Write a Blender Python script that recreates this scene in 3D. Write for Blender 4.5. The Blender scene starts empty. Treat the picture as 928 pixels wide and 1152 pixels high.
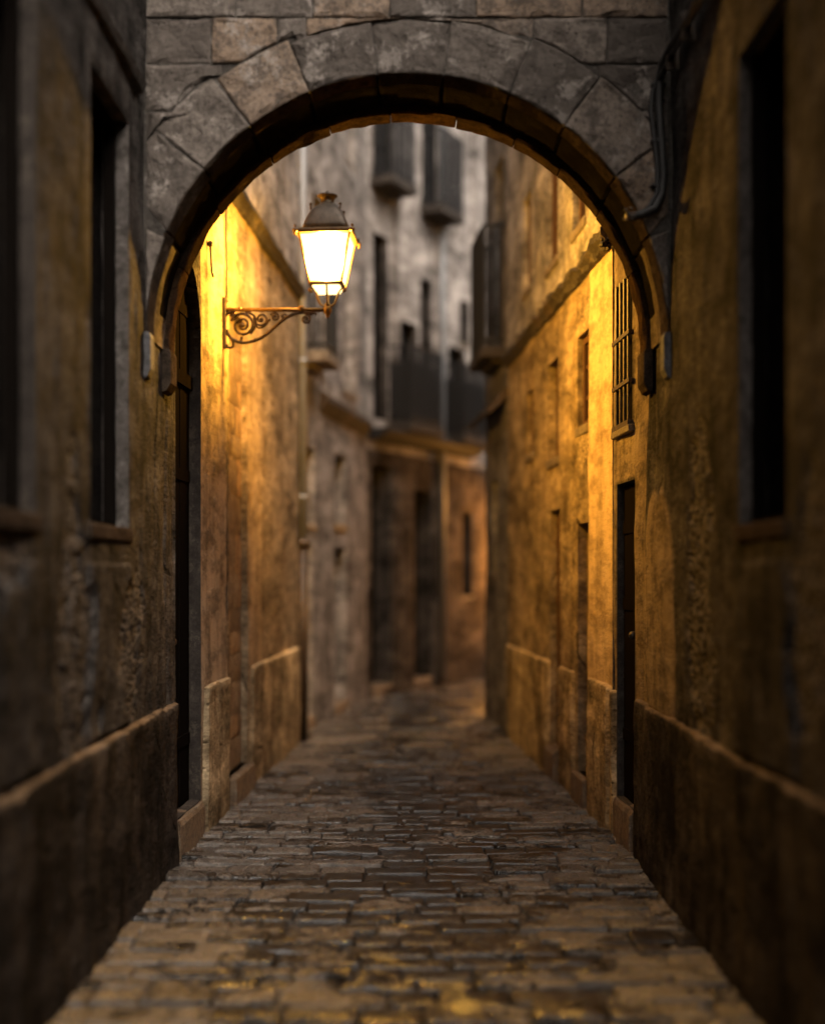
import bpy, math, random
import numpy as np
from mathutils import Vector

random.seed(7)
S = bpy.context.scene
COL = S.collection
R = math.radians

# ------------------------------------------------------------------ noise
def _hash(i, j, k, seed):
    h = (i.astype(np.int64) * 374761393 + j.astype(np.int64) * 668265263 + k.astype(np.int64) * 2147483647 + seed * 1274126177) & 0xffffffff
    h = ((h ^ (h >> 13)) * 1274126177) & 0xffffffff
    h = ((h ^ (h >> 16)) * 2246822519) & 0xffffffff
    h = h ^ (h >> 15)
    return (h & 0xffffff) / float(0xffffff)

def vnoise(x, y, z, seed=0):
    x, y, z = np.broadcast_arrays(np.asarray(x, float), np.asarray(y, float), np.asarray(z, float))
    xi, yi, zi = np.floor(x), np.floor(y), np.floor(z)
    fx, fy, fz = x - xi, y - yi, z - zi
    fx = fx * fx * (3 - 2 * fx); fy = fy * fy * (3 - 2 * fy); fz = fz * fz * (3 - 2 * fz)
    def c(a, b, d): return _hash(xi + a, yi + b, zi + d, seed)
    x00 = c(0,0,0) * (1-fx) + c(1,0,0) * fx; x10 = c(0,1,0) * (1-fx) + c(1,1,0) * fx
    x01 = c(0,0,1) * (1-fx) + c(1,0,1) * fx; x11 = c(0,1,1) * (1-fx) + c(1,1,1) * fx
    return ((x00 * (1-fy) + x10 * fy) * (1-fz) + (x01 * (1-fy) + x11 * fy) * fz) * 2 - 1

def fbm(x, y, z, seed=0, octv=4):
    a, s, f = 1.0, 0.0, 1.0
    for o in range(octv):
        s = s + a * vnoise(np.asarray(x) * f, np.asarray(y) * f, np.asarray(z) * f, seed + o * 17)
        a *= .5; f *= 2.03
    return s

def sstep(a, b, x):
    t = np.clip((np.asarray(x, float) - a) / (b - a), 0, 1)
    return t * t * (3 - 2 * t)

# ------------------------------------------------------------------ mesh builder
class MB:
    def __init__(s):
        s.v = []; s.f = []; s.a = {}
    def n(s): return len(s.v)
    def _attr(s, n0, **kw):
        for k, val in kw.items():
            s.a.setdefault(k, {})
            val = np.broadcast_to(np.asarray(val, float).ravel(), (len(s.v) - n0,))
            for i, x in enumerate(val): s.a[k][n0 + i] = float(x)
    def grid(s, P, keep=None, **attrs):
        n, m = P.shape[:2]; n0 = len(s.v)
        s.v.extend(map(tuple, P.reshape(-1, 3)))
        for i in range(n - 1):
            for j in range(m - 1):
                if keep is not None and not keep[i, j]: continue
                a = n0 + i * m + j
                s.f.append((a, a + m, a + m + 1, a + 1))
        s._attr(n0, **attrs)
    def hexa(s, c, **attrs):
        n0 = len(s.v); s.v.extend(map(tuple, c))
        for q in ((0,3,2,1),(4,5,6,7),(0,1,5,4),(1,2,6,5),(2,3,7,6),(3,0,4,7)): s.f.append(tuple(n0 + i for i in q))
        s._attr(n0, **attrs)
    def box(s, x0, x1, y0, y1, z0, z1, **attrs):
        s.hexa([(x0,y0,z0),(x1,y0,z0),(x1,y1,z0),(x0,y1,z0),(x0,y0,z1),(x1,y0,z1),(x1,y1,z1),(x0,y1,z1)], **attrs)
    def tube(s, pts, r, seg=8, cap=True):
        pts = [Vector(p) for p in pts]
        if not hasattr(r, '__len__'): r = [r] * len(pts)
        n0 = len(s.v); T = []
        for i in range(len(pts)):
            a = pts[max(0, i-1)]; b = pts[min(len(pts)-1, i+1)]
            T.append((b - a).normalized())
        up = Vector((0,0,1)) if abs(T[0].z) < .9 else Vector((1,0,0))
        nrm = (up - T[0] * up.dot(T[0])).normalized()
        for i, p in enumerate(pts):
            nrm = (nrm - T[i] * nrm.dot(T[i])).normalized(); bn = T[i].cross(nrm)
            for k in range(seg):
                an = 2 * math.pi * k / seg
                s.v.append(tuple(p + (nrm * math.cos(an) + bn * math.sin(an)) * r[i]))
        for i in range(len(pts) - 1):
            for k in range(seg):
                a = n0 + i*seg + k; b = n0 + i*seg + (k+1) % seg
                s.f.append((a, b, b + seg, a + seg))
        if cap:
            s.f.append(tuple(n0 + k for k in range(seg))[::-1])
            s.f.append(tuple(n0 + (len(pts)-1)*seg + k for k in range(seg)))
    def loft(s, rings, cap=True):
        n0 = len(s.v); m = len(rings[0])
        for r_ in rings: s.v.extend(map(tuple, r_))
        for i in range(len(rings) - 1):
            for k in range(m):
                a = n0 + i*m + k; b = n0 + i*m + (k+1) % m
                s.f.append((a, b, b + m, a + m))
        if cap:
            s.f.append(tuple(n0 + k for k in range(m))[::-1])
            s.f.append(tuple(n0 + (len(rings)-1)*m + k for k in range(m)))
    def ball(s, c, r, seg=10):
        rings = []
        for i in range(1, 7):
            t = math.pi * i / 7
            rings.append([(c[0] + r*math.sin(t)*math.cos(2*math.pi*k/seg), c[1] + r*math.sin(t)*math.sin(2*math.pi*k/seg), c[2] - r*math.cos(t)) for k in range(seg)])
        s.loft(rings)
    def build(s, name, mat, parent=None, org=(0,0,0), smooth=False, bevel=0):
        me = bpy.data.meshes.new(name)
        ox, oy, oz = org
        me.from_pydata([(x-ox, y-oy, z-oz) for x, y, z in s.v], [], s.f)
        for k, d in s.a.items():
            at = me.attributes.new(k, 'FLOAT', 'POINT')
            arr = np.zeros(len(s.v)); 
            for i, x in d.items(): arr[i] = x
            at.data.foreach_set('value', arr)
        me.materials.append(mat)
        if smooth:
            me.polygons.foreach_set('use_smooth', [True] * len(me.polygons))
        me.update()
        o = bpy.data.objects.new(name, me); COL.objects.link(o)
        if parent is not None: o.parent = parent
        else: o.location = org
        if bevel:
            b = o.modifiers.new('bevel', 'BEVEL'); b.width = bevel; b.segments = 2; b.limit_method = 'ANGLE'
        return o

def tag(o, label=None, cat=None, group=None, kind=None):
    if label: o['label'] = label
    if cat: o['category'] = cat
    if group: o['group'] = group
    if kind: o['kind'] = kind
    return o

def thing(name, label, cat, loc, group=None):
    o = bpy.data.objects.new(name, None); COL.objects.link(o); o.location = loc
    o.empty_display_size = .3
    return tag(o, label, cat, group)

# ------------------------------------------------------------------ materials
class NT:
    def __init__(s, name):
        s.m = bpy.data.materials.new(name); s.m.use_nodes = True
        s.t = s.m.node_tree; s.b = s.t.nodes['Principled BSDF']; s.out = s.t.nodes['Material Output']
        s.co = s.t.nodes.new('ShaderNodeTexCoord').outputs['Object']
    def lk(s, a, b): s.t.links.new(a, b)
    def mp(s, sc=(1,1,1), loc=(0,0,0)):
        n = s.t.nodes.new('ShaderNodeMapping'); n.inputs['Scale'].default_value = sc; n.inputs['Location'].default_value = loc
        s.lk(s.co, n.inputs['Vector']); return n.outputs[0]
    def noise(s, scale, detail=5, rough=.55, vec=None, dist=0):
        n = s.t.nodes.new('ShaderNodeTexNoise'); n.inputs['Scale'].default_value = scale
        n.inputs['Detail'].default_value = detail; n.inputs['Roughness'].default_value = rough; n.inputs['Distortion'].default_value = dist
        s.lk(vec if vec is not None else s.co, n.inputs['Vector']); return n.outputs['Fac']
    def voro(s, scale, vec=None, feat='F1', out='Distance'):
        n = s.t.nodes.new('ShaderNodeTexVoronoi'); n.feature = feat; n.inputs['Scale'].default_value = scale
        s.lk(vec if vec is not None else s.co, n.inputs['Vector']); return n.outputs[out]
    def ramp(s, f, pts):
        n = s.t.nodes.new('ShaderNodeValToRGB'); e = n.color_ramp.elements
        while len(e) < len(pts): e.new(.5)
        for i, (p, c) in enumerate(pts):
            e[i].position = p; e[i].color = (c, c, c, 1) if not hasattr(c, '__len__') else (*c, 1)
        s.lk(f, n.inputs['Fac']); return n.outputs['Color']
    def mix(s, f, a, b, mode='MIX'):
        n = s.t.nodes.new('ShaderNodeMix'); n.data_type = 'RGBA'; n.blend_type = mode
        for sock, v in ((n.inputs['Factor'], f), (n.inputs[6], a), (n.inputs[7], b)):
            if hasattr(v, 'is_output'): s.lk(v, sock)
            elif hasattr(v, '__len__'): sock.default_value = (*v, 1)
            else:
                sock.default_value = v if sock.type == 'VALUE' else (v, v, v, 1)
        return n.outputs[2]
    def math(s, op, a, b=0.0):
        n = s.t.nodes.new('ShaderNodeMath'); n.operation = op
        for sock, v in ((n.inputs[0], a), (n.inputs[1], b)):
            if hasattr(v, 'is_output'): s.lk(v, sock)
            else: sock.default_value = v
        return n.outputs[0]
    def attr(s, name):
        n = s.t.nodes.new('ShaderNodeAttribute'); n.attribute_name = name; return n.outputs['Fac']
    def bump(s, h, strength=.5, dist=.02, prev=None):
        n = s.t.nodes.new('ShaderNodeBump'); n.inputs['Strength'].default_value = strength; n.inputs['Distance'].default_value = dist
        s.lk(h, n.inputs['Height'])
        if prev is not None: s.lk(prev, n.inputs['Normal'])
        return n.outputs[0]
    def hsum(s, terms):
        out = None
        for h, k in terms:
            t = s.math('MULTIPLY', h, k); out = t if out is None else s.math('ADD', out, t)
        return s.bump(out, 1.0, 1.0)
    def fin(s, col=None, rough=None, nrm=None, **kw):
        for v, k in ((col, 'Base Color'), (rough, 'Roughness')):
            if v is None: continue
            if hasattr(v, 'is_output'): s.lk(v, s.b.inputs[k])
            else: s.b.inputs[k].default_value = (*v, 1) if hasattr(v, '__len__') else v
        if nrm is not None: s.lk(nrm, s.b.inputs['Normal'])
        for k, v in kw.items(): s.b.inputs[k.replace('_', ' ')].default_value = v
        return s.m

def plaster(name, ca, cb, cd, streak=.6, rough=(.6, .95), fine=1.0, spec=.03):
    n = NT(name)
    V = n.mp((.5, .42, 1.0), (2, 4, 1))
    big = n.noise(1.3, 4, .62, dist=.4)
    st = n.noise(1.0, 5, .65, n.mp((5, 5, 1.3)))
    st2 = n.noise(1.0, 3, .6, n.mp((11, 11, 3.5), (3, 1, 0)))
    blot = n.noise(6.5, 5, .74, V)
    mot = n.noise(3.4, 7, .82, V)
    finen = n.noise(52, 3, .7, V)
    col = n.mix(n.ramp(big, [(.33, 0), (.66, 1)]), ca, cb)
    col = n.mix(n.math('MULTIPLY', n.ramp(st, [(.46, 0), (.68, 1)]), streak), col, cd)
    col = n.mix(n.math('MULTIPLY', n.ramp(st2, [(.5, 0), (.75, 1)]), streak * .55), col, cd)
    col = n.mix(n.math('MULTIPLY', n.ramp(blot, [(.52, 0), (.60, 1)]), .42), col, cd)
    col = n.mix(n.math('MULTIPLY', n.ramp(finen, [(.4, 0), (.65, 1)]), .45), col, cd)
    col = n.mix(n.math('MULTIPLY', n.ramp(blot, [(.36, 1), (.43, 0)]), .4), col, tuple(min(1, c * 1.7 + .02) for c in ca))
    col = n.mix(1.0, col, n.ramp(mot, [(.36, .28), (.5, .85), (.62, 1.55)]), 'MULTIPLY')
    spots = n.math('ADD', n.voro(17, V), n.math('MULTIPLY', finen, .28))
    sp = n.math('MULTIPLY', n.ramp(spots, [(.24, 1), (.30, 0)]), n.ramp(big, [(.46, 0), (.56, 1)]))
    col = n.mix(n.math('MULTIPLY', sp, .75), col, tuple(c * .5 for c in cd))
    ce = n.math('ADD', n.voro(1.5, n.mp((1.3, 1.3, .5), (1, 2, 3)), 'DISTANCE_TO_EDGE'), n.math('MULTIPLY', blot, .09))
    ck = n.math('MULTIPLY', n.ramp(ce, [(.046, 1), (.052, 0)]), n.ramp(st, [(.42, 0), (.52, 1)]))
    col = n.mix(n.math('MULTIPLY', ck, .85), col, tuple(c * .3 for c in cd))
    peel = n.attr('peel')
    rub = n.mix(n.ramp(finen, [(.4, 0), (.6, 1)]), tuple(c * .35 for c in cd), tuple(c * 1.5 for c in cb))
    col = n.mix(peel, col, rub)
    pale_amt = n.attr('repair')
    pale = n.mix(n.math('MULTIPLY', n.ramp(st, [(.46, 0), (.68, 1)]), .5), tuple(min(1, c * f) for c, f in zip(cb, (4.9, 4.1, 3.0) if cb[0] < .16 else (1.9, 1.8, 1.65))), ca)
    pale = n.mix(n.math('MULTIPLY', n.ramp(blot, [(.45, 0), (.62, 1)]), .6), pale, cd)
    col = n.mix(n.math('MULTIPLY', n.math('MINIMUM', pale_amt, 1.0), .8), col, pale)  # pale colour serves plaster patches and painted lantern glow alike
    b = n.hsum([(blot, .016 * fine), (st, .010 * fine), (finen, .0035 * fine), (n.math('MAXIMUM', sp, ck), -.005)])
    return n.fin(col, rough[1], b, Specular_IOR_Level=spec)

def stone(name, ca, cb, cd, light=(.4, .36, .32), scale=1.0, rough=.8, lightamt=.6, spec=.25):
    n = NT(name)
    tone = n.attr('tone')
    mid = n.noise(9 * scale, 7, .8)
    pit = n.math('ADD', n.voro(30 * scale), n.math('MULTIPLY', mid, .35))
    big = n.noise(3.5 * scale, 5, .68)
    lt = n.noise(5.2 * scale, 8, .82, n.mp((1, 1, .8), (4, 7, 2)))
    gr = n.noise(48 * scale, 4, .75)
    col = n.mix(n.ramp(big, [(.35, 0), (.65, 1)]), ca, cb)
    col = n.mix(n.ramp(tone, [(.0, .8), (.16, .6), (.2, 0)]), col, tuple(min(1, c * f) for c, f in zip(ca, (1.25, 1.02, .80))))
    col = n.mix(n.math('MULTIPLY', n.ramp(tone, [(.25, 0), (1, 1)]), .85), col, cd)
    col = n.mix(n.math('MULTIPLY', n.ramp(mid, [(.47, 0), (.58, 1)]), .75), col, cd)
    col = n.mix(n.math('MULTIPLY', n.ramp(lt, [(.54, 0), (.60, 1)]), lightamt), col, light)
    col = n.mix(n.math('MULTIPLY', n.ramp(pit, [(.28, 1), (.38, 0)]), .6), col, tuple(c * .4 for c in cd))
    col = n.mix(n.math('MULTIPLY', n.ramp(gr, [(.48, 0), (.62, 1)]), .5), col, cd)
    crk = n.math('ADD', n.voro(3.2 * scale, n.mp((1, 1, 1), (3, 2, 6)), 'DISTANCE_TO_EDGE'), n.math('MULTIPLY', mid, .05))
    cm = n.math('MULTIPLY', n.ramp(crk, [(.022, 1), (.030, 0)]), n.ramp(big, [(.48, 0), (.56, 1)]))
    col = n.mix(n.math('MULTIPLY', cm, .8), col, tuple(c * .3 for c in cd))
    b = n.hsum([(big, .012), (mid, .012), (gr, .004), (cm, -.004), (n.ramp(pit, [(.26, 0), (.38, 1)]), .005)])
    return n.fin(col, rough, b, Specular_IOR_Level=spec)

M = {}
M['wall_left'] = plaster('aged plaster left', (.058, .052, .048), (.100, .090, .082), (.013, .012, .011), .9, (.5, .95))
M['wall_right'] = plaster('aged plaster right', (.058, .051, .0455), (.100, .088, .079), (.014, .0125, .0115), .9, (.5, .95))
M['wall_lit'] = plaster('lamp-toned ochre plaster', (.30, .235, .155), (.37, .285, .185), (.13, .088, .05), .7)  # ochre base, its brightness set to carry part of the lantern glow
M['wall_ground'] = plaster('brown render', (.10, .078, .06), (.14, .11, .083), (.035, .027, .021), .85, (.6, .95))
M['wall_grey'] = plaster('grey plaster', (.30, .275, .255), (.38, .35, .325), (.14, .122, .108), .8, (.6, .9))
M['wall_upper'] = plaster('pale plaster', (.40, .365, .34), (.50, .455, .425), (.19, .17, .15), .8, (.6, .9))
M['wall_dark'] = plaster('dark render', (.20, .185, .175), (.25, .235, .22), (.10, .09, .085), .6, (.6, .9))
M['plinth'] = plaster('dark plinth render', (.040, .033, .028), (.078, .065, .054), (.010, .0085, .0075), .9, (.5, .95))  # plinth band coloured darker than the wall above
M['plinth_glow'] = plaster('lamp-glow plinth render', (.42, .33, .20), (.52, .41, .255), (.15, .105, .06), .75, (.5, .95))  # paler plinth copy, lantern glow put into its colour
M['jamb'] = stone('jamb stone', (.15, .135, .125), (.10, .09, .082), (.045, .04, .035), (.28, .26, .24), 1.4, .9, .5, .08)
M['arch'] = stone('arch limestone', (.20, .172, .148), (.13, .110, .094), (.055, .046, .039), (.30, .268, .24), 1.0, .85, .75)
M['mortar'] = stone('mortar', (.12, .107, .095), (.08, .072, .063), (.04, .036, .032), (.30, .275, .25), 1.5, .95, .5, .05)
M['near_black'] = stone('near-black lining', (.010, .009, .008), (.014, .012, .010), (.006, .005, .005), (.020, .017, .014), 1, .95, .3, 0.0)  # near-black base colour for the arch underside and window rooms
M['rib'] = stone('rib sandstone', (.055, .038, .025), (.042, .029, .019), (.02, .014, .01), (.09, .062, .04), 1.6, .95, .5, 0.0)
M['lip'] = stone('archivolt stone', (.085, .063, .045), (.065, .048, .035), (.022, .017, .013), (.12, .095, .075), 1.6, .95, .5, 0.0)
M['step'] = stone('step stone', (.21, .17, .125), (.16, .13, .095), (.08, .06, .045), (.34, .29, .22), 1.4, .6)
M['course'] = stone('cornice stone', (.075, .062, .052), (.05, .042, .035), (.025, .02, .017), (.15, .125, .10), 2)
M['corbel'] = stone('grey corbel', (.15, .15, .155), (.11, .11, .115), (.05, .05, .05), (.2, .2, .2), 2)
M['block'] = stone('rough infill stone', (.36, .26, .155), (.29, .20, .12), (.13, .085, .05), (.5, .38, .24), 1.6)

def wood(name, c, d):
    n = NT(name)
    g = n.noise(1, 6, .6, n.mp((60, 60, 2)))
    col = n.mix(g, c, d)
    return n.fin(col, .85, n.bump(g, .5, .004), Specular_IOR_Level=0.0)
M['rail'] = NT('painted railing').fin((.018, .018, .019), .6, Specular_IOR_Level=.2)
M['door'] = wood('old dark oak', (.010, .008, .0065), (.005, .004, .0035))
M['shutter'] = wood('weathered shutter', (.10, .085, .07), (.05, .042, .036))
M['balcony_board'] = wood('grey balcony board', (.16, .15, .145), (.10, .095, .09))
M['shutter_red'] = wood('brown shutter', (.13, .075, .05), (.06, .035, .025))
n = NT('iron'); g = n.noise(30, 6, .7)
M['iron'] = n.fin(n.mix(n.ramp(g, [(.4, 0), (.62, 1)]), (.03, .026, .022), (.09, .055, .03)), .5, n.bump(n.noise(90, 4), .3, .002), Metallic=.4)
n = NT('lantern bronze'); g = n.noise(25, 6, .7)
M['bronze'] = n.fin(n.mix(n.ramp(g, [(.4, 0), (.65, 1)]), (.20, .13, .065), (.11, .07, .035)), .42, n.bump(n.noise(110, 4), .3, .0015), Metallic=.75)
n = NT('roof metal'); g = n.noise(25, 6, .7)
M['roofmetal'] = n.fin(n.mix(n.ramp(g, [(.4, 0), (.65, 1)]), (.085, .066, .048), (.05, .04, .03)), .5, n.bump(n.noise(110, 4), .3, .0015), Metallic=.5)
n = NT('zinc'); g = n.noise(12, 6, .7)
M['zinc'] = n.fin(n.mix(g, (.16, .165, .17), (.24, .245, .25)), .5, n.bump(g, .2, .003), Metallic=.3)
n = NT('rubber'); M['cable'] = n.fin((.016, .015, .014), .55, n.bump(n.noise(40), .3, .003))
n = NT('dark glass'); M['glass'] = n.fin(n.mix(n.noise(3, 5), (.008, .008, .008), (.02, .02, .02)), .45, n.bump(n.noise(5, 2), .1, .01))
def lamp_glass(name, strength):
    n = NT(name); t = n.t
    t.nodes.remove(n.b)
    e = t.nodes.new('ShaderNodeEmission'); e.inputs['Color'].default_value = (1.0, .70, .27, 1); e.inputs['Strength'].default_value = strength
    tr = t.nodes.new('ShaderNodeBsdfTransparent'); tr.inputs['Color'].default_value = (1, .93, .8, 1)
    m = t.nodes.new('ShaderNodeMixShader'); m.inputs[0].default_value = .4
    n.lk(tr.outputs[0], m.inputs[1]); n.lk(e.outputs[0], m.inputs[2]); n.lk(m.outputs[0], n.out.inputs['Surface'])
    n.m.cycles.emission_sampling = 'NONE'
    return n.m
M['lamp'] = lamp_glass('lit frosted glass', 5.5)
M['lamp2'] = lamp_glass('lit frosted glass far', 14)

def paving_mat():
    n = NT('wet worn setts')
    tone = n.attr('tone')
    big = n.noise(2.2, 3, .62)
    g1 = n.noise(22, 7, .8, n.mp((1, .5, 1)))
    g2 = n.noise(44, 5, .8, n.mp((1, .45, 1), (3, 3, 0)))
    col = n.mix(n.ramp(tone, [(0, 0), (1, 1)]), (.175, .15, .126), (.058, .05, .044))
    col = n.mix(n.math('MULTIPLY', n.ramp(big, [(.42, 0), (.6, 1)]), .45), col, (.21, .18, .148))
    col = n.mix(n.math('MULTIPLY', n.ramp(g1, [(.46, 0), (.60, 1)]), .8), col, (.026, .022, .018))
    col = n.mix(n.math('MULTIPLY', n.ramp(g2, [(.52, 0), (.62, 1)]), .55), col, (.33, .28, .225))
    w = n.noise(1.9, 6, .72, n.mp((.8, 1.15, 1), (1.7, 3.4, 0)))
    wet = n.math('ADD', w, n.math('MULTIPLY', n.math('SUBTRACT', g1, .5), .22))
    wet = n.math('ADD', wet, n.math('MULTIPLY', n.math('SUBTRACT', tone, .5), .10))
    sep = n.t.nodes.new('ShaderNodeSeparateXYZ'); n.lk(n.co, sep.inputs[0])
    gx = n.math('ABSOLUTE', n.math('SUBTRACT', sep.outputs[0], .05))
    wet = n.math('ADD', wet, n.math('MULTIPLY', n.math('MAXIMUM', n.math('SUBTRACT', 1.0, n.math('MULTIPLY', gx, 1.15)), 0.0), .15))
    wm = n.ramp(wet, [(.535, 0), (.565, 1)])
    col = n.mix(wm, col, n.mix(1.0, col, (.13, .13, .13), 'MULTIPLY'))
    rg = n.mix(wm, n.ramp(g1, [(.42, .22), (.60, .42)]), n.ramp(g2, [(.45, .08), (.58, .26)]))
    keep = n.math('SUBTRACT', 1.0, n.math('MULTIPLY', wm, .6))
    h = n.math('ADD', n.math('MULTIPLY', g1, .007), n.math('MULTIPLY', g2, .0068))
    h = n.math('ADD', n.math('MULTIPLY', h, keep), n.math('MULTIPLY', n.noise(9, 2, .5), .010))
    n.b.inputs['Specular IOR Level'].default_value = 1.0
    return n.fin(col, rg, n.bump(h, 1.0, 1.0))
M['paving'] = paving_mat()
n = NT('joint earth'); M['joint'] = n.fin(n.mix(n.noise(9, 6), (.016, .013, .010), (.03, .024, .019)), .9, n.bump(n.noise(60, 5), .8, .006))

# ------------------------------------------------------------------ facades
class Facade:
    """a street front running along Y, X given by a polyline; side=+1 faces +X"""
    def __init__(s, pts, side):
        s.p = pts; s.side = side; s.ys = [p[0] for p in pts]; s.xs = [p[1] for p in pts]
    def X(s, u): return np.interp(u, s.ys, s.xs)
    def N(s, u):
        d = (s.X(np.asarray(u) + .01) - s.X(np.asarray(u) - .01)) / .02
        L = np.sqrt(1 + d*d); return s.side / L, -s.side * d / L
    def W(s, u, z, d):
        nx, ny = s.N(u)
        return np.stack(np.broadcast_arrays(s.X(u) + nx*d, np.asarray(u) + ny*d, z), -1)
    def wp(s, u, z, d): return tuple(float(c) for c in s.W(np.float64(u), np.float64(z), np.float64(d)))
    def box(s, mb, u0, u1, z0, z1, d0, d1, **a):
        c = [s.wp(u0,z0,d0), s.wp(u1,z0,d0), s.wp(u1,z0,d1), s.wp(u0,z0,d1), s.wp(u0,z1,d0), s.wp(u1,z1,d0), s.wp(u1,z1,d1), s.wp(u0,z1,d1)]
        mb.hexa(c, **a)

def lin(a, b, st):
    n = max(1, int(round((b - a) / st))); return [a + (b-a) * i / n for i in range(n)]

def cuts(lo, hi, marks, fine):
    """fine: list of (a,b,step)"""
    k = sorted(set([lo, hi] + [m for m in marks if lo < m < hi] + [c for a, b, _ in fine for c in (a, b) if lo < c < hi]))
    out = []
    for a, b in zip(k, k[1:]):
        mid = (a+b)/2; st = .6
        for fa, fb, fs in fine:
            if fa <= mid <= fb: st = fs
        out += lin(a, b, st)
    return np.array(out + [hi])

def edge_dist(U, Z, opens):
    d = np.full(U.shape, 9.)
    for o in opens:
        dx = np.maximum(np.maximum(o[0] - U, U - o[1]), 0); dz = np.maximum(np.maximum(o[2] - Z, Z - o[3]), 0)
        d = np.minimum(d, np.hypot(dx, dz))
    return d

def build_wall(F, name, mat, parent, org, z1, opens=(), fu=(), fz=(), disp=None, seed=1, thick=3.5, jambmat=None, depth=.3, amp=1.0):
    mb = MB()
    u0, u1 = F.ys[0], F.ys[-1]
    us = cuts(u0, u1, list(F.ys) + [c for o in opens for c in o[:2]], fu)
    zs = cuts(-.1, z1, [c for o in opens for c in o[2:4]], fz)
    U, Z = np.meshgrid(us, zs, indexing='ij')
    d = .010 * amp * fbm(U*1.3, Z*1.1, 0, seed, 3) + .0035 * amp * fbm(U*9, Z*5, 3, seed + 5, 3)
    peel = np.zeros(U.shape); pale_amt = np.zeros(U.shape)
    if disp:
        d2, peel, pale_amt = disp(U, Z); d = d + d2
    e = sstep(0, .035, edge_dist(U, Z, opens))
    # a few chips on the arrises
    d = d * e
    P = F.W(U, Z, d)
    uc = (us[:-1] + us[1:]) / 2; zc = (zs[:-1] + zs[1:]) / 2
    keep = np.ones((len(uc), len(zc)), bool)
    for o in opens:
        keep &= ~((uc[:, None] > o[0]) & (uc[:, None] < o[1]) & (zc[None] > o[2]) & (zc[None] < o[3]))
    mb.grid(P, keep, peel=peel * e, repair=pale_amt * e)
    # shell behind the street face
    for a, b in zip(F.ys, F.ys[1:]):
        mb.grid(np.array([[F.wp(a, z1, 0), F.wp(a, z1, -thick)], [F.wp(b, z1, 0), F.wp(b, z1, -thick)]]), peel=0, repair=0)
        mb.grid(np.array([[F.wp(a, z1, -thick), F.wp(a, -.1, -thick)], [F.wp(b, z1, -thick), F.wp(b, -.1, -thick)]]), peel=0, repair=0)
    for a in (u0 + 1e-4, u1 - 1e-4):
        mb.grid(np.array([[F.wp(a, -.1, 0), F.wp(a, -.1, -thick)], [F.wp(a, z1, 0), F.wp(a, z1, -thick)]]), peel=0, repair=0)
    w = mb.build(name, mat, parent, org, smooth=True)
    # reveals
    for k, o in enumerate(opens):
        jb = MB()
        dp = o[4] if len(o) > 4 else depth
        nz = max(2, int((o[3]-o[2]) / .03)); nd = max(3, int(dp / .03)); nu = max(2, int((o[1]-o[0]) / .04))
        if o[0] > 12: nz, nd, nu = 3, 2, 3
        D = np.linspace(0, -dp, nd)
        for uu, sg in ((o[0], 1), (o[1], -1)):
            zz = np.linspace(o[2], o[3], nz); ZZ, DD = np.meshgrid(zz, D, indexing='ij')
            jit = .012 * fbm(ZZ*7, DD*7, uu, seed + k, 3) * sstep(0, .05, -DD) * sstep(0, .05, ZZ - o[2]) * sstep(0, .05, o[3] - ZZ)
            jb.grid(F.W(uu + sg * jit, ZZ, DD), tone=.3)
        for zv, sg in ((o[2], 1), (o[3], -1)):
            uu = np.linspace(o[0], o[1], nu); UU, DD = np.meshgrid(uu, D, indexing='ij')
            jb.grid(F.W(UU, zv + 0 * UU, DD), tone=.4)
        jb.build('reveal', M[o[5]] if len(o) > 5 else (jambmat or M['jamb']), parent, org, smooth=True)
    return w

def build_plinth(F, mat, parent, org, spans, h=.885, d0=.03, seed=4, step=.04, zstep=.03):
    for a, b in spans:
        mb = MB()
        us = np.array(lin(a, b, step) + [b])
        zs = np.array(lin(-.1, h - .012, zstep) + [h - .012, h - .002, h + .002, h + .004])
        dd = np.array([d0] * (len(zs) - 3) + [d0 - .006, d0 * .5, -.02])
        U, Z = np.meshgrid(us, zs, indexing='ij')
        D = np.broadcast_to(dd, U.shape) + (.008 * fbm(U*3, Z*2.2, 1, seed, 4) + .004 * fbm(U*14, Z*9, 1, seed+9, 3)) * (Z < h)
        D = np.maximum(D, .004) * (Z <= h + .003) + dd[-1] * (Z > h + .003)
        ch = .02 * np.clip(fbm(U*8, 0*U, 5, seed, 3) - .25, 0, 1)
        Zj = Z - ch * (Z > h - .05) * (Z < h + .003) + .004 * fbm(U * 5, 0 * U, 2, seed, 2) * (Z > h - .05)
        D[0, :] = -.02; D[-1, :] = -.02
        mb.grid(F.W(U, Zj, D), peel=0, repair=.4 * (Z > h - .004))  # worn top ledge uses the same pale tone
        mb.build('plinth', mat, parent, org, smooth=True)

def sweep(F, name, mat, parent, org, u0, u1, prof, step=.1, seed=3, jit=.006):
    mb = MB(); us = np.array(lin(u0, u1, step) + [u1]); rings = []
    for i, u in enumerate(us):
        ring = []
        for k, (d, z) in enumerate(prof):
            j = jit * float(fbm(u*9, k*3.3, 0, seed, 2)) * (1 if d > .01 else 0)
            ring.append(F.wp(u, z + j, d + j))
        rings.append(ring)
    mb.loft(rings); mb.a['tone'] = {i: float(.5 + .5 * vnoise(np.array(i * .05), np.array(0.), np.array(0.))) for i in range(len(mb.v))}
    return mb.build(name, mat, parent, org)

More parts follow.
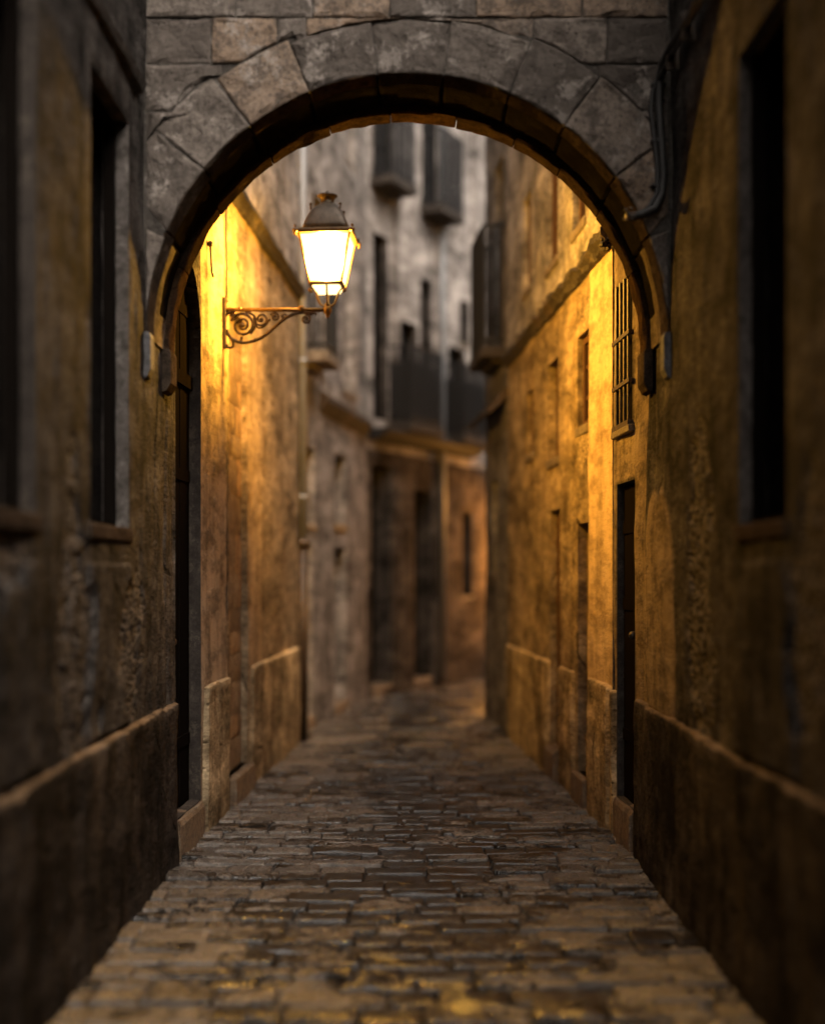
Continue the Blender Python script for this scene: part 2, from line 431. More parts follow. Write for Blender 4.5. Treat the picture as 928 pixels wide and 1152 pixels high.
def window(F, parent, org, o, depth=.25, fm='shutter', pm='glass', sill=True, mull=1, bars=None, fw=.05, sillmat='step', rows=2):
    u0, u1, z0, z1 = o[:4]
    mb = MB(); d0, d1 = -depth - .0, -depth + .05
    F.box(mb, u0 - .01, u0 + fw, z0, z1, d0, d1); F.box(mb, u1 - fw, u1 + .01, z0, z1, d0, d1)
    F.box(mb, u0 + fw, u1 - fw, z0 - .01, z0 + fw, d0, d1); F.box(mb, u0 + fw, u1 - fw, z1 - fw, z1 + .01, d0, d1)
    for i in range(mull):
        c = u0 + (u1-u0) * (i+1) / (mull+1); F.box(mb, c - .02, c + .02, z0 + fw, z1 - fw, d0, d1 - .01)
    for i in range(rows):
        c = z0 + (z1-z0) * (i+1) / (rows+1); F.box(mb, u0 + fw, u1 - fw, c - .014, c + .014, d0 + .005, d1 - .014)
    wobj = mb.build('window', M[fm], parent, org)
    mb = MB()
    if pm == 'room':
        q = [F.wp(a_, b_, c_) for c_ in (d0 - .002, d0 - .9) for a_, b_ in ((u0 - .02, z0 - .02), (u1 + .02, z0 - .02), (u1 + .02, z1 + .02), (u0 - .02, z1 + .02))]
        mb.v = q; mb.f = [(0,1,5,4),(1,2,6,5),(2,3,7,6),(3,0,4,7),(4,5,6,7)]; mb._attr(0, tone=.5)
        mb.build('dark_interior', M['near_black'], wobj, org)  # room coloured near-black to stand in for its unlit depth
    else:
        F.box(mb, u0 - .01, u1 + .01, z0 - .01, z1 + .01, d0 - .02, d0 + .012)
        mb.build('pane', M[pm], wobj, (org))
    if sill:
        mb = MB(); F.box(mb, u0 - .03, u1 + .03, z0 - .06, z0 + .010, -min(.1, depth - .03), .016, tone=.2)
        mb.build('sill', M[sillmat], wobj, org, bevel=.012)
    if bars:
        mb = MB(); nv, hz, bd = bars
        for i in range(nv):
            c = u0 + (u1-u0) * (i + .5) / nv
            mb.tube([F.wp(c, z0 + .0, bd), F.wp(c, z1 - .0, bd)], .009, 6)
        for hz_ in hz:
            F.box(mb, u0 - .02, u1 + .02, hz_ - .012, hz_ + .012, bd - .006, bd + .016)
        F.box(mb, u0 - .01, u1 + .01, z0 + .0, z0 + .03, bd - .02, bd + .02)
        mb.build('grille', M['iron'], wobj, org)
    return wobj

def door(F, parent, org, o, depth=.3, m='door', step=True, stepz=.2, stepd=.03, panels=True, handle=True):
    u0, u1, z0, z1 = o[:4]
    mb = MB(); F.box(mb, u0 - .01, u1 + .01, z0 - .02, z1 + .01, -depth - .05, -depth + .02)
    if panels:
        nb = max(3, int((u1 - u0) / .12))
        for i in range(nb):
            a = u0 + (u1-u0) * i / nb + .004; b = u0 + (u1-u0) * (i+1) / nb - .004
            F.box(mb, a, b, z0, z1 - .02, -depth + .02, -depth + .038 + .004 * (i % 2))
        for zz in (z0 + .35, z0 + (z1-z0) * .6, z1 - .3):
            F.box(mb, u0 + .02, u1 - .02, zz, zz + .07, -depth + .03, -depth + .048)
    dobj = mb.build('door', M[m], parent, org)
    if handle:
        mb = MB(); c = F.wp(u0 + .1, z0 + 1.0, -depth + .07); mb.ball(c, .025); mb.tube([F.wp(u0 + .1, z0 + 1.0, -depth + .03), c], .01, 6)
        mb.build('handle', M['iron'], dobj, org, smooth=True)
    if step:
        mb = MB()
        nu = 8; us = np.linspace(u0 + .005, u1 - .005, nu)
        prof = [(stepd, -.05), (stepd, stepz - .03), (stepd - .012, stepz - .008), (stepd - .04, stepz), (-.1, stepz + .004), (-depth - .02, stepz + .004), (-depth - .02, -.05)]
        rings = []
        for u in us: rings.append([F.wp(u, z + .008 * float(fbm(u*7, k*2.1, 0, 5, 2)), d + .006 * float(fbm(u*9, k*1.7, 4, 5, 2))) for k, (d, z) in enumerate(prof)])
        mb.loft(rings); mb.a['tone'] = {i: .1 for i in range(len(mb.v))}
        mb.build('doorstep', M['step'], parent, org)
    return dobj

def balcony(F, parent, org, u0, u1, z, proj=.45, h=1.05, label=None, solid=False, mat='iron', slab=.12, slabmat='course'):
    mb = MB(); F.box(mb, u0, u1, z - slab, z, -.02, proj, tone=.5)
    F.box(mb, u0 + .1, u1 - .1, z - slab - .05, z - slab - .002, -.02, proj * .5, tone=.7)
    b = mb.build('balcony', M[slabmat], parent, org, bevel=.015)
    mb = MB(); e = .03
    for zz in (z + .06, z + h):
        mb.tube([F.wp(u0 + e, zz, 0), F.wp(u0 + e, zz, proj - e), F.wp(u1 - e, zz, proj - e), F.wp(u1 - e, zz, 0)], .016, 6)
    nb = int((u1 - u0) / .055)
    for i in range(nb + 1):
        u = u0 + e + (u1 - u0 - 2*e) * i / nb
        mb.tube([F.wp(u, z, proj - e), F.wp(u, z + h, proj - e)], .011, 6)
    for k in range(1, int(proj / .055)):
        for u in (u0 + e, u1 - e): mb.tube([F.wp(u, z, k * .055), F.wp(u, z + h, k * .055)], .011, 6)
    rl = mb.build('railing', M['rail'], b, org)
    if solid:
        mb = MB(); F.box(mb, u0 + .05, u1 - .05, z + .03, z + h - .22, proj - .07, proj - .05)
        F.box(mb, u0 + .045, u0 + .06, z + .03, z + h - .22, .0, proj - .07)
        mb.build('privacy_panel', M[solid], b, org)
    return b

# peeling and painted-glow masks ------------------------------------------------------
def blob(U, Z, cu, cz, ru, rz, taper=0, seed=0, rag=.55):
    t = np.clip((Z - (cz - rz)) / (2 * rz), 0, 1)
    w = ru * (1 - taper * t)
    r = np.sqrt(((U - cu) / np.maximum(w, .01))**2 + ((Z - cz) / rz)**4)
    return sstep(.0, .16, 1 - r + rag * fbm(U*7, Z*4, 0, seed, 4) * .55)

def rubble(U, Z, seed):
    wz = Z * 11 + .9 * vnoise(U*5, Z*5, 0, seed + 8); wu = U * 7 + .5 * np.floor(wz)
    fz = np.abs(wz - np.floor(wz) - .5); fu_ = np.abs(wu - np.floor(wu) - .5)
    joint = np.maximum(sstep(.36, .46, fz), sstep(.40, .47, fu_))
    return -.007 - .004 * joint + .0045 * fbm(U*14, Z*24, 2, seed, 4) + .005 * vnoise(np.floor(wu)*3.3, np.floor(wz)*2.7, 0, seed)

def disp_left(U, Z):
    p = np.maximum.reduce([blob(U, Z, 4.84, 1.42, .44, .66, .75, 11, 1.0), blob(U, Z, 5.86, 1.22, .27, .46, .3, 12, 1.1),
                           blob(U, Z, 4.1, 2.5, .3, .9, .2, 13, 1.0) * (U < 4.3)])
    groove = -.004 * sstep(.35, .6, vnoise(U*14, Z*.9, 0, 31)) - .008 * (np.abs(U - 6.74 - .01 * np.sin(Z*3)) < .02)
    ap = .012 * ((U > 5.06) & (U < 5.84) & (Z > .9) & (Z < 1.645)) + .012 * ((U > 3.4) & (U < 4.4) & (Z > .9) & (Z < 1.645))
    ap = ap + .02 * ((U > 4.95) & (U < 5.98) & (Z > 3.95) & (Z < 4.02))
    glow_bay = ((U > 7.64) & (U < 8.46)) * (1 - p) * 1.0  # bay beside the lantern paled, its pool of light painted in
    return p * rubble(U, Z, 21) + groove * (1-p) + ap * (1 - p), p, 1.6 * glow_bay

def disp_right(U, Z):
    p = np.maximum.reduce([blob(U, Z, 5.58, 1.52, .34, .72, .5, 41, 1.0), blob(U, Z, 4.02, 1.5, .25, .4, .3, 43, 1.2)])
    pale_amt = blob(U, Z, 6.42, 1.36, .42, .70, -.05, 44, .15) * (U > 6.03) * (Z > .88)
    groove = -.0035 * sstep(.35, .6, vnoise(U*14, Z*.9, 0, 51))
    ap = .012 * ((U > 4.15) & (U < 4.93) & (Z > .9) & (Z < 1.645))
    return p * rubble(U, Z, 61) + groove * (1-p) + ap * (1-p) + .007 * pale_amt, p, pale_amt * .5 + .45 * (U > 6.78) * (1 - p)  # patch is repair; the paling beyond the arch is painted lamp glow

def disp_lit(sd):
    def f(U, Z):
        p = np.maximum.reduce([blob(U, Z, 10.2, 2.2, .08, .8, 0, sd, 1.3), blob(U, Z, 8.7, 2.9, .2, .6, 0, sd+1, 1.4) ]) * .6
        glow_bay = ((U < 8.44) * (sd == 81) * .95 + (U > 9.3) * (U < 9.9) * (sd == 71) * .45) * (1 - p)  # stretches nearest the lantern paled to add its glow and falloff
        return p * rubble(U, Z, sd + 4) * .6 - .003 * sstep(.3, .6, vnoise(U*10, Z, 0, sd)), p, glow_bay
    return f

def blocks(F, o, depth, mat, parent, org, name, rows=9, seed=5):
    """walled-up opening: irregular stone courses standing in the recess"""
    rnd = random.Random(seed); mb = MB(); u0, u1, z0, z1 = o[:4]
    F.box(mb, u0 - .01, u1 + .01, z0, z1 + .01, -depth - .06, -depth - .009, tone=.9)
    z = z0
    while z < z1 - .05:
        h = min(rnd.uniform(.16, .3), z1 - z); u = u0
        while u < u1 - .03:
            w = min(rnd.uniform(.16, .38), u1 - u)
            if u1 - u - w < .1: w = u1 - u
            t = rnd.random(); n0 = mb.n(); d = -depth + rnd.uniform(-.003, .003)
            g = .003
            us = np.linspace(u + g, u + w - g, 6); zs = np.linspace(z + g, z + h - g, 6)
            U, Z = np.meshgrid(us, zs, indexing='ij')
            D = d + .002 * fbm(U*8, Z*8, 0, seed, 3); D[0] -= .006; D[-1] -= .006; D[:, 0] -= .006; D[:, -1] -= .006
            mb.grid(F.W(U, Z, D), tone=t)
            u += w
        z += h
    return mb.build(name, mat, parent, org, smooth=True)

# ============================================================ the street
# ground and paving
mb = MB()
mb.grid(np.array([[(-200, -200, -.06), (-200, 200, -.06)], [(200, -200, -.06), (200, 200, -.06)]], float))
tag(mb.build('ground', M['joint']), kind='structure')

FA = Facade([(-6, -1.285), (6.2, -1.297), (6.95, -1.302), (8.45, -1.222)], 1)
FB = Facade([(8.46, -1.243), (11.85, -1.036)], 1)
FC = Facade([(11.87, -1.13), (12.6, -1.05), (15.8, -.52)], 1)
FD = Facade([(15.8, -.54), (19.2, 1.22), (22.5, 5.2)], 1)
FE = Facade([(-6, 1.285), (6.2, 1.297), (6.95, 1.312), (7.70, 1.276)], -1)
FF = Facade([(7.735, 1.274), (12.4, 1.010)], -1)
FG = Facade([(12.41, 1.005), (13.97, .88), (16.6, 3.6)], -1)

def street_bounds(y):
    if y < 8.45: l = float(FA.X(y))
    elif y < 11.87: l = float(FB.X(y))
    elif y < 15.8: l = float(FC.X(y))
    else: l = float(FD.X(y))
    if y < 7.7: r = float(FE.X(y))
    elif y < 12.4: r = float(FF.X(y))
    elif y < 16.6: r = float(FG.X(y))
    else: r = 5.5
    return l, r

def paving():
    rnd = random.Random(3); mb = MB(); tone = {}
    y = 2.6
    V, Fc = mb.v, mb.f
    while y < 22:
        rd = rnd.uniform(.12, .19) if y < 13 else rnd.uniform(.2, .3)
        l, r = street_bounds(y + rd/2); l -= .1; r += .1
        x = l - rnd.uniform(0, .2); sk = rnd.uniform(-.012, .012)
        while x < r:
            w = rnd.uniform(.18, .42)
            cx, cy = x + w/2, y + rd/2; g = rnd.uniform(.002, .006)
            hw, hd = w/2 - g, rd/2 - g - rnd.uniform(.004, .010)
            t = rnd.random(); dz = rnd.uniform(-.007, .005); tx, ty = rnd.uniform(-.03, .03), rnd.uniform(-.045, .045)
            sag = -.018 * math.exp(-((cx - .05) / .55)**2)   # shallow dished centre line
            rot = rnd.uniform(-.02, .02)
            n0 = len(V); per = 20; rings = []
            cr = .018
            base = []
            for k in range(per):
                # rounded rectangle by superellipse
                a = 2 * math.pi * (k + .5) / per; ca, sa = math.cos(a), math.sin(a)
                e = .10
                px = math.copysign(abs(ca)**e, ca) * hw; py = math.copysign(abs(sa)**e, sa) * hd
                j = rnd.uniform(-.006, .006); px += j * ca; py += rnd.uniform(-.006, .006) * sa
                base.append((px, py))
            for ins, zz in ((0, -.05), (.0, -.006), (.003, -.002), (.008, .0)):
                ring = []
                for px, py in base:
                    qx = px - math.copysign(min(ins, abs(px)), px); qy = py - math.copysign(min(ins, abs(py)), py)
                    ring.append((qx, qy, zz))
                rings.append(ring)
            for f_ in (.55,):
                rings.append([(px * f_, py * f_, .0015 + rnd.uniform(-.0015, .0015)) for px, py in base])
            for ring in rings:
                for qx, qy, qz in ring:
                    X = cx + qx * math.cos(rot) - qy * math.sin(rot); Y = cy + qx * math.sin(rot) + qy * math.cos(rot) + sk * (cx) * 2
                    V.append((X, Y, qz + dz + qx * tx + qy * ty + sag)); tone[len(V) - 1] = t
            V.append((cx, cy + sk * cx * 2, dz + sag + rnd.uniform(-.002, .003))); tone[len(V) - 1] = t
            c = len(V) - 1; nr = len(rings)
            for i in range(nr - 1):
                for k in range(per):
                    a = n0 + i*per + k; b = n0 + i*per + (k+1) % per
                    Fc.append((a, b, b + per, a + per))
            for k in range(per):
                Fc.append((n0 + (nr-1)*per + k, n0 + (nr-1)*per + (k+1) % per, c))
            x += w
        y += rd
    mb.a['tone'] = tone
    o = mb.build('paving', M['paving'], smooth=True)
    tag(o, kind='structure')
    mb = MB(); us = np.linspace(-6, 24, 60)
    xs = np.linspace(-3, 6, 40); U, Xg = np.meshgrid(us, xs, indexing='ij')
    mb.grid(np.stack([Xg, U, -.024 + .004 * fbm(U*4, Xg*4, 0, 3, 2) - .018 * np.exp(-((Xg - .05) / .55)**2)], -1))
    tag(mb.build('paving_bed', M['joint'], smooth=True), kind='structure')
paving()

# ------------------------------------------------ left near house
org = (-1.3, 4.0, 0)
hA = thing('old_house', 'near left plastered stone house with tall dark window and arched doorway under the lantern', 'house', org, 'houses lining the alley')
win_a1 = (5.10, 5.80, 1.80, 3.70, .125); win_a0 = (3.5, 4.36, 1.80, 3.78, .125, 'course')
door_a = (6.99, 7.64, .21, 3.45, .13, 'course')
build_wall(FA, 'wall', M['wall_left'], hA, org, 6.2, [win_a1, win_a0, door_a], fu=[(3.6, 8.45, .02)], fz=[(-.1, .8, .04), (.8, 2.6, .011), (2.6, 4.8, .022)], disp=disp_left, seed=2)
# arched head of the doorway
mb = MB(); cu = (door_a[0] + door_a[1]) / 2; ru = (door_a[1] - door_a[0]) / 2; zt = door_a[3]
for sgn in (-1, 1):
    K = 16; rows = []
    for dd in (0, -.13):
        rows.append([FA.wp(cu + sgn * ru * math.cos(math.pi/2 * k / K), zt - ru * 1.25 + ru * 1.25 * math.sin(math.pi/2 * k / K), dd) for k in range(K + 1)])
    top = [FA.wp(cu + sgn * ru * math.cos(math.pi/2 * k / K), zt + .0, 0) for k in range(K + 1)]
    mb.grid(np.array([rows[0], top]), peel=0, repair=0); mb.grid(np.array(rows), peel=0, repair=0)
mb.build('door_arch', M['wall_left'], hA, org)
door(FA, hA, org, door_a, .11, stepz=.205, handle=True)
mb = MB(); FA.box(mb, door_a[0], door_a[1], 2.72, 2.8, -.12, -.05); mb.build('transom', M['door'], hA, org)
window(FA, hA, org, win_a1, .11, fm='door', sillmat='lip', mull=0, rows=0, pm='room', fw=.03); window(FA, hA, org, win_a0, .11, fm='door', sillmat='lip', mull=0, rows=0, pm='room', fw=.03)
build_plinth(FA, M['plinth'], hA, org, [(-6, 3.4), (3.4, 6.93)], seed=4, step=.03)
build_plinth(FA, M['plinth_glow'], hA, org, [(7.7, 8.44)], seed=8, step=.02, h=.895)
sweep(FA, 'window_hood', M['jamb'], hA, org, 4.92, 6.0, [(-.02, 3.90), (.03, 3.92), (.045, 3.96), (.02, 3.99), (-.02, 4.0)])

# ------------------------------------------------ left second house
org = (-1.15, 10, 0)
hB = thing('old_house', 'ochre plastered house behind the lantern on the left with walled-up doorway', 'house', org, 'houses lining the alley')
blk_b = (8.62, 9.30, .185, 3.45, .05)
up_b = (10.2, 10.7, 4.75, 5.6, .15)
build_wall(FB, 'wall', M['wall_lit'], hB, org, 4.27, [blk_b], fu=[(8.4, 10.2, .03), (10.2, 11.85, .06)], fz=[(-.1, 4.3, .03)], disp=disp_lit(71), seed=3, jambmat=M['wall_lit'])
mb = MB()
FBu = Facade([(8.46, -1.235), (11.85, -1.03)], 1)
us = np.array(lin(8.46, 11.85, .1) + [11.85]); zs = np.linspace(4.30, 6.0, 24); U, Z = np.meshgrid(us, zs, indexing='ij')
mb.grid(FBu.W(U, Z, .012 * fbm(U*2, Z*2, 0, 9, 3)), peel=0, repair=0)
mb.grid(np.array([[FBu.wp(8.46, 6.0, 0), FBu.wp(8.46, 6.0, -3.5)], [FBu.wp(11.85, 6.0, 0), FBu.wp(11.85, 6.0, -3.5)]]), peel=0, repair=0)
mb.grid(np.array([[FBu.wp(11.85, 4.2, 0), FBu.wp(11.85, 4.2, -3.5)], [FBu.wp(11.85, 6.0, 0), FBu.wp(11.85, 6.0, -3.5)]]), peel=0, repair=0)
mb.build('upper_wall', M['wall_grey'], hB, org, smooth=True)
sweep(FB, 'cornice', M['course'], hB, org, 8.46, 11.86, [(-.02, 4.2), (.03, 4.21), (.05, 4.25), (.075, 4.27), (.07, 4.31), (-.02, 4.325)], jit=.008)
blocks(FB, blk_b, .04, M['block'], hB, org, 'walled_up_doorway', seed=9)
mb = MB(); FB.box(mb, 8.6, 9.32, -.03, .185, -.06, .06, tone=.1); mb.build('doorstep', M['step'], hB, org, bevel=.015)
build_plinth(FB, M['plinth_glow'], hB, org, [(9.36, 11.84)], seed=18, h=.9)

# ------------------------------------------------ drainpipe
org = (-1.0, 11.85, 0)
dp = thing('drainpipe', 'pale zinc drainpipe with dark iron foot at the left house corner', 'drainpipe', org)
mb = MB(); mb.tube([(-1.0, 11.9, 1.88), (-1.0, 11.9, 7.6)], .042, 10)
for z in (2.3, 3.6, 4.9, 6.2): mb.tube([(-1.0, 11.9, z), (-1.0, 11.9, z + .05)], .052, 10)
mb.build('pipe', M['zinc'], dp, org, smooth=True)
mb = MB(); mb.tube([(-1.0, 11.9, 0), (-1.0, 11.9, 1.9)], .052, 10); mb.tube([(-1.0, 11.9, 1.84), (-1.0, 11.9, 1.93)], .065, 10)
mb.build('iron_foot', M['iron'], dp, org, smooth=True)

# ------------------------------------------------ left third house
org = (-.9, 14, 0)
hC = thing('old_house', 'grey house at the bend on the left with small stacked windows below a jutting slab', 'house', org, 'houses lining the alley')
c_open = [(14.0, 14.6, 2.15, 2.95, .2), (14.0, 14.62, .12, 1.9, .25), (12.75, 13.1, 2.1, 2.9, .2), (12.6, 13.0, .12, 1.9, .2),
          (13.0, 13.5, 3.75, 5.6, .2), (14.5, 15.1, 3.75, 5.6, .2), (13.1, 13.5, 6.5, 7.6, .2), (14.6, 15.1, 6.5, 7.6, .2)]
build_wall(FC, 'wall', M['wall_grey'], hC, org, 8.0, c_open, fu=[(11, 16, .12)], fz=[(0, 9.6, .12)], seed=23, thick=3, jambmat=M['wall_grey'])
for o in c_open:
    if o[2] < 1: door(FC, hC, org, o, o[4] - .03, stepz=.12, handle=False)
    else: window(FC, hC, org, o, o[4] - .03, rows=3, fm='shutter')
sweep(FC, 'string_course', M['course'], hC, org, 13.3, 15.75, [(-.02, 3.30), (.05, 3.38), (.10, 3.44), (.10, 3.50), (-.02, 3.58)])
balcony(FC, hC, org, 12.35, 12.95, 3.82, .3, .95, slabmat='step')

# ------------------------------------------------ end house
org = (.5, 17.5, 0)
hD = thing('old_house', 'tall pale house closing the alley with dark iron balconies on two floors', 'house', org, 'houses lining the alley')
d_open = [(15.95, 16.42, .15, 3.0, .3), (17.02, 17.5, .15, 2.75, .3), (18.42, 18.72, 1.25, 2.5, .25),
          (16.0, 16.35, 3.6, 6.0, .2), (17.2, 17.52, 3.6, 5.7, .2), (16.55, 17.1, 3.6, 5.0, .2), (18.0, 18.5, 3.6, 4.9, .2), (18.35, 18.62, 5.0, 5.65, .2),
          (16.0, 16.55, 6.65, 8.9, .2), (17.25, 17.8, 6.65, 8.9, .2), (20, 20.8, 3.7, 5.6, .2), (20, 20.6, .1, 2.2, .2)]
build_wall(FD, 'wall', M['wall_upper'], hD, org, 9.2, d_open, fu=[(15, 20, .1)], fz=[(0, 10, .12)], seed=33, thick=3, jambmat=M['wall_right'])
for o in d_open:
    if o[2] < .5: door(FD, hD, org, o, o[4] - .03, stepz=.15, handle=False, m='door')
    else: window(FD, hD, org, o, o[4] - .03, fm='door', pm='glass', rows=3, sill=o[3]-o[2] < 1.5)
for a, b in ((15.92, 16.52), (17.18, 17.85)): balcony(FD, hD, org, a, b, 6.68, .34, 1.05)
for a, b in ((16.34, 17.22), (17.8, 18.62)): balcony(FD, hD, org, a, b, 3.58, .36, 1.0, solid='rail')
sweep(FD, 'long_balcony_slab', M['rail'], hD, org, 15.9, 18.62, [(-.02, 3.30), (.16, 3.34), (.30, 3.42), (.30, 3.455), (-.02, 3.456)], step=.4)
# rendered ground storey, proud of the wall above
mb = MB()
us = cuts(15.81, 22.4, [c for o in d_open if o[2] < 3 for c in o[:2]], [(15, 23, .1)]); zs = cuts(0, 3.2, [c for o in d_open if o[2] < 3 for c in o[2:4]], [(-1, 4, .1)])
U, Z = np.meshgrid(us, zs, indexing='ij'); gop = [o for o in d_open if o[2] < 3]
D = .004 + (.03 + .01 * fbm(U*2, Z*2, 0, 77, 3)) * sstep(0, .05, edge_dist(U, Z, gop)); D[:, -1] = .002; D[0] = .002
uc = (us[1:]+us[:-1])/2; zc = (zs[1:]+zs[:-1])/2; keep = np.ones((len(uc), len(zc)), bool)
for o in gop: keep &= ~((uc[:, None] > o[0]) & (uc[:, None] < o[1]) & (zc[None] > o[2]) & (zc[None] < o[3]))
mb.grid(FD.W(U, Z, D), keep, peel=0, repair=0)
mb.build('ground_storey', M['wall_ground'], hD, org, smooth=True)
# projecting pilaster strips on the upper floors
for a in (16.46, 17.62, 18.72):
    mb = MB(); FD.box(mb, a, a + .12, 3.42, 9.1, .001, .05); mb.a = {'peel': {0: 0.}, 'repair': {0: 0.}}; mb.build('pilaster', M['wall_grey'], hD, org)
mb = MB(); mb.tube([FD.wp(17.68, .1, .07), FD.wp(17.68, 9.1, .07)], .05, 8); mb.build('drainpipe', M['zinc'], hD, org, smooth=True)

# ------------------------------------------------ right near house
org = (1.3, 4, 0)
hE = thing('old_house', 'near right plastered house with barred window above a narrow black doorway', 'house', org, 'houses lining the alley')
win_e = (4.25, 4.87, 1.78, 3.62, .11); win_bar = (7.20, 7.62, 2.46, 3.34, .09, 'lip'); door_e = (7.13, 7.60, .24, 2.14, .09, 'course')
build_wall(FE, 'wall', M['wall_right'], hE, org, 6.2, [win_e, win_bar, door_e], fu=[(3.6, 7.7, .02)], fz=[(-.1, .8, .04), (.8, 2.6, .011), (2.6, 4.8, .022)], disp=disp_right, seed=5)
window(FE, hE, org, win_e, .10, fm='door', sillmat='lip', mull=0, rows=0, pm='room', fw=.03)
window(FE, hE, org, win_bar, .08, fm='door', bars=(4, (2.72, 3.0), .01), sill=False)
mb = MB(); FE.box(mb, 7.17, 7.65, 2.42, 2.462, -.05, .03, tone=.2); mb.build('window_sill', M['step'], hE, org, bevel=.006)
door(FE, hE, org, door_e, .08, stepz=.235)
build_plinth(FE, M['plinth'], hE, org, [(-6, 3.4), (3.4, 7.08)], seed=6, step=.03)
build_plinth(FE, M['plinth_glow'], hE, org, [(7.62, 7.695)], seed=7, step=.02, h=.88)
# ------------------------------------------------ right second house
org = (1.15, 10, 0)
hF = thing('old_house', 'lamplit ochre house on the right with dark string course and small deep windows', 'house', org, 'houses lining the alley')
f_open = [(8.46, 8.86, 2.62, 3.27, .12), (8.46, 8.84, .2, 1.95, .08), (9.62, 10.1, 2.5, 3.28, .15), (9.55, 9.98, .23, 2.1, .1), (10.85, 11.2, 2.65, 3.22, .12)]
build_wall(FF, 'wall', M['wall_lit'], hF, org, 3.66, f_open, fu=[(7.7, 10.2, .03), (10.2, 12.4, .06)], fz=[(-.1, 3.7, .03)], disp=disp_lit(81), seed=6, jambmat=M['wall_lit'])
for o in (f_open[0], f_open[2], f_open[4]): window(FF, hF, org, o, o[4] - .03, fm='shutter_red', pm='shutter_red', sill=True)
blocks(FF, f_open[1], .06, M['block'], hF, org, 'walled_up_doorway', seed=19)
door(FF, hF, org, f_open[3], .09, m='shutter_red', stepz=.23, stepd=.05, handle=False)
mb = MB(); FF.box(mb, 8.44, 8.86, -.03, .2, -.06, .05, tone=.1); mb.build('doorstep', M['step'], hF, org, bevel=.015)
FFu = Facade([(7.735, 1.27), (12.4, 1.004)], -1)
fu_open = [(8.55, 9.02, 4.05, 5.0, .12), (9.62, 10.15, 4.06, 5.1, .12), (10.95, 11.4, 4.15, 5.0, .12)]
mb0 = FFu
us = cuts(7.735, 12.4, [c for o in fu_open for c in o[:2]], [(7, 13, .1)]); zs = cuts(3.76, 6.3, [c for o in fu_open for c in o[2:4]], [(0, 9, .1)])
U, Z = np.meshgrid(us, zs, indexing='ij'); D = .01 * fbm(U*2, Z*2, 0, 19, 3) * sstep(0, .04, edge_dist(U, Z, fu_open))
uc = (us[1:]+us[:-1])/2; zc = (zs[1:]+zs[:-1])/2; keep = np.ones((len(uc), len(zc)), bool)
for o in fu_open: keep &= ~((uc[:, None] > o[0]) & (uc[:, None] < o[1]) & (zc[None] > o[2]) & (zc[None] < o[3]))
mb = MB(); mb.grid(FFu.W(U, Z, D), keep, peel=0, repair=0)
for u_ in (7.736, 12.399): mb.grid(np.array([[FFu.wp(u_, 3.6, 0), FFu.wp(u_, 3.6, -3.5)], [FFu.wp(u_, 6.3, 0), FFu.wp(u_, 6.3, -3.5)]]), peel=0, repair=0)
mb.grid(np.array([[FFu.wp(7.735, 6.3, 0), FFu.wp(7.735, 6.3, -3.5)], [FFu.wp(12.4, 6.3, 0), FFu.wp(12.4, 6.3, -3.5)]]), peel=0, repair=0)
for o in fu_open:
    for uu in o[:2]: mb.grid(np.array([[FFu.wp(uu, o[2], 0), FFu.wp(uu, o[2], -.13)], [FFu.wp(uu, o[3], 0), FFu.wp(uu, o[3], -.13)]]), peel=0, repair=0)
    for zz in o[2:4]: mb.grid(np.array([[FFu.wp(o[0], zz, 0), FFu.wp(o[0], zz, -.13)], [FFu.wp(o[1], zz, 0), FFu.wp(o[1], zz, -.13)]]), peel=0, repair=0)
mb.build('upper_wall', M['wall_grey'], hF, org, smooth=True)
for o in fu_open: window(FFu, hF, org, o, .1, fm='shutter_red', pm='door', sill=True)
sweep(FF, 'cornice', M['course'], hF, org, 7.735, 12.4, [(-.02, 3.63), (.03, 3.64), (.045, 3.68), (.07, 3.70), (.065, 3.745), (-.02, 3.77)], jit=.018, step=.05)
build_plinth(FF, M['plinth_glow'], hF, org, [(7.74, 8.42), (8.88, 9.52), (10.0, 12.38)], seed=28, h=.895)

# ------------------------------------------------ right far house
org = (1, 13.5, 0)
hG = thing('old_house', 'dark grey corner house far right where the alley turns, with a tall iron balcony', 'house', org, 'houses lining the alley')
g_open = [(12.7, 13.3, 3.95, 5.9, .15), (13.1, 13.5, 1.6, 2.6, .15)]
build_wall(FG, 'wall', M['wall_dark'], hG, org, 7.2, g_open, fu=[(12, 17, .12)], fz=[(0, 8.2, .12)], seed=43, thick=2.2, jambmat=M['wall_dark'])
window(FG, hG, org, g_open[0], .12, sill=False, rows=4); window(FG, hG, org, g_open[1], .12, sill=True)
balcony(FG, hG, org, 12.55, 13.5, 3.9, .25, 1.22)
sweep(FG, 'pent_roof', M['course'], hG, org, 12.43, 13.95, [(-.02, 3.38), (.18, 3.2), (.2, 3.24), (-.02, 3.5)])

# ------------------------------------------------ archway
YF, YB, CZ = 6.15, 6.75, 2.785
RI = 1.300
org = (0, YF, 2.5)
ar = thing('stone_archway', 'round stone archway of cracked grey blocks spanning the alley between the two near houses', 'archway', org)
mb = MB()
K = 96
xs = [-1.32] + [-RI * math.cos(math.pi * k / K) for k in range(K + 1)] + [1.32]
zc_ = [CZ - .0] + [CZ + RI * math.sin(math.pi * k / K) for k in range(K + 1)] + [CZ]
ZT = 5.7
fr = np.array([[(x, YF + .009, z), (x, YF + .009, ZT)] for x, z in zip(xs, zc_)]); mb.grid(fr, tone=.5)
bk = np.array([[(x, YB, z), (x, YB, ZT)] for x, z in zip(xs, zc_)]); mb.grid(bk, tone=.5)
mb.grid(np.array([[(x, YF + .009, ZT), (x, YB, ZT)] for x in xs]), tone=.5)
mb.build('masonry_core', M['mortar'], ar, org)
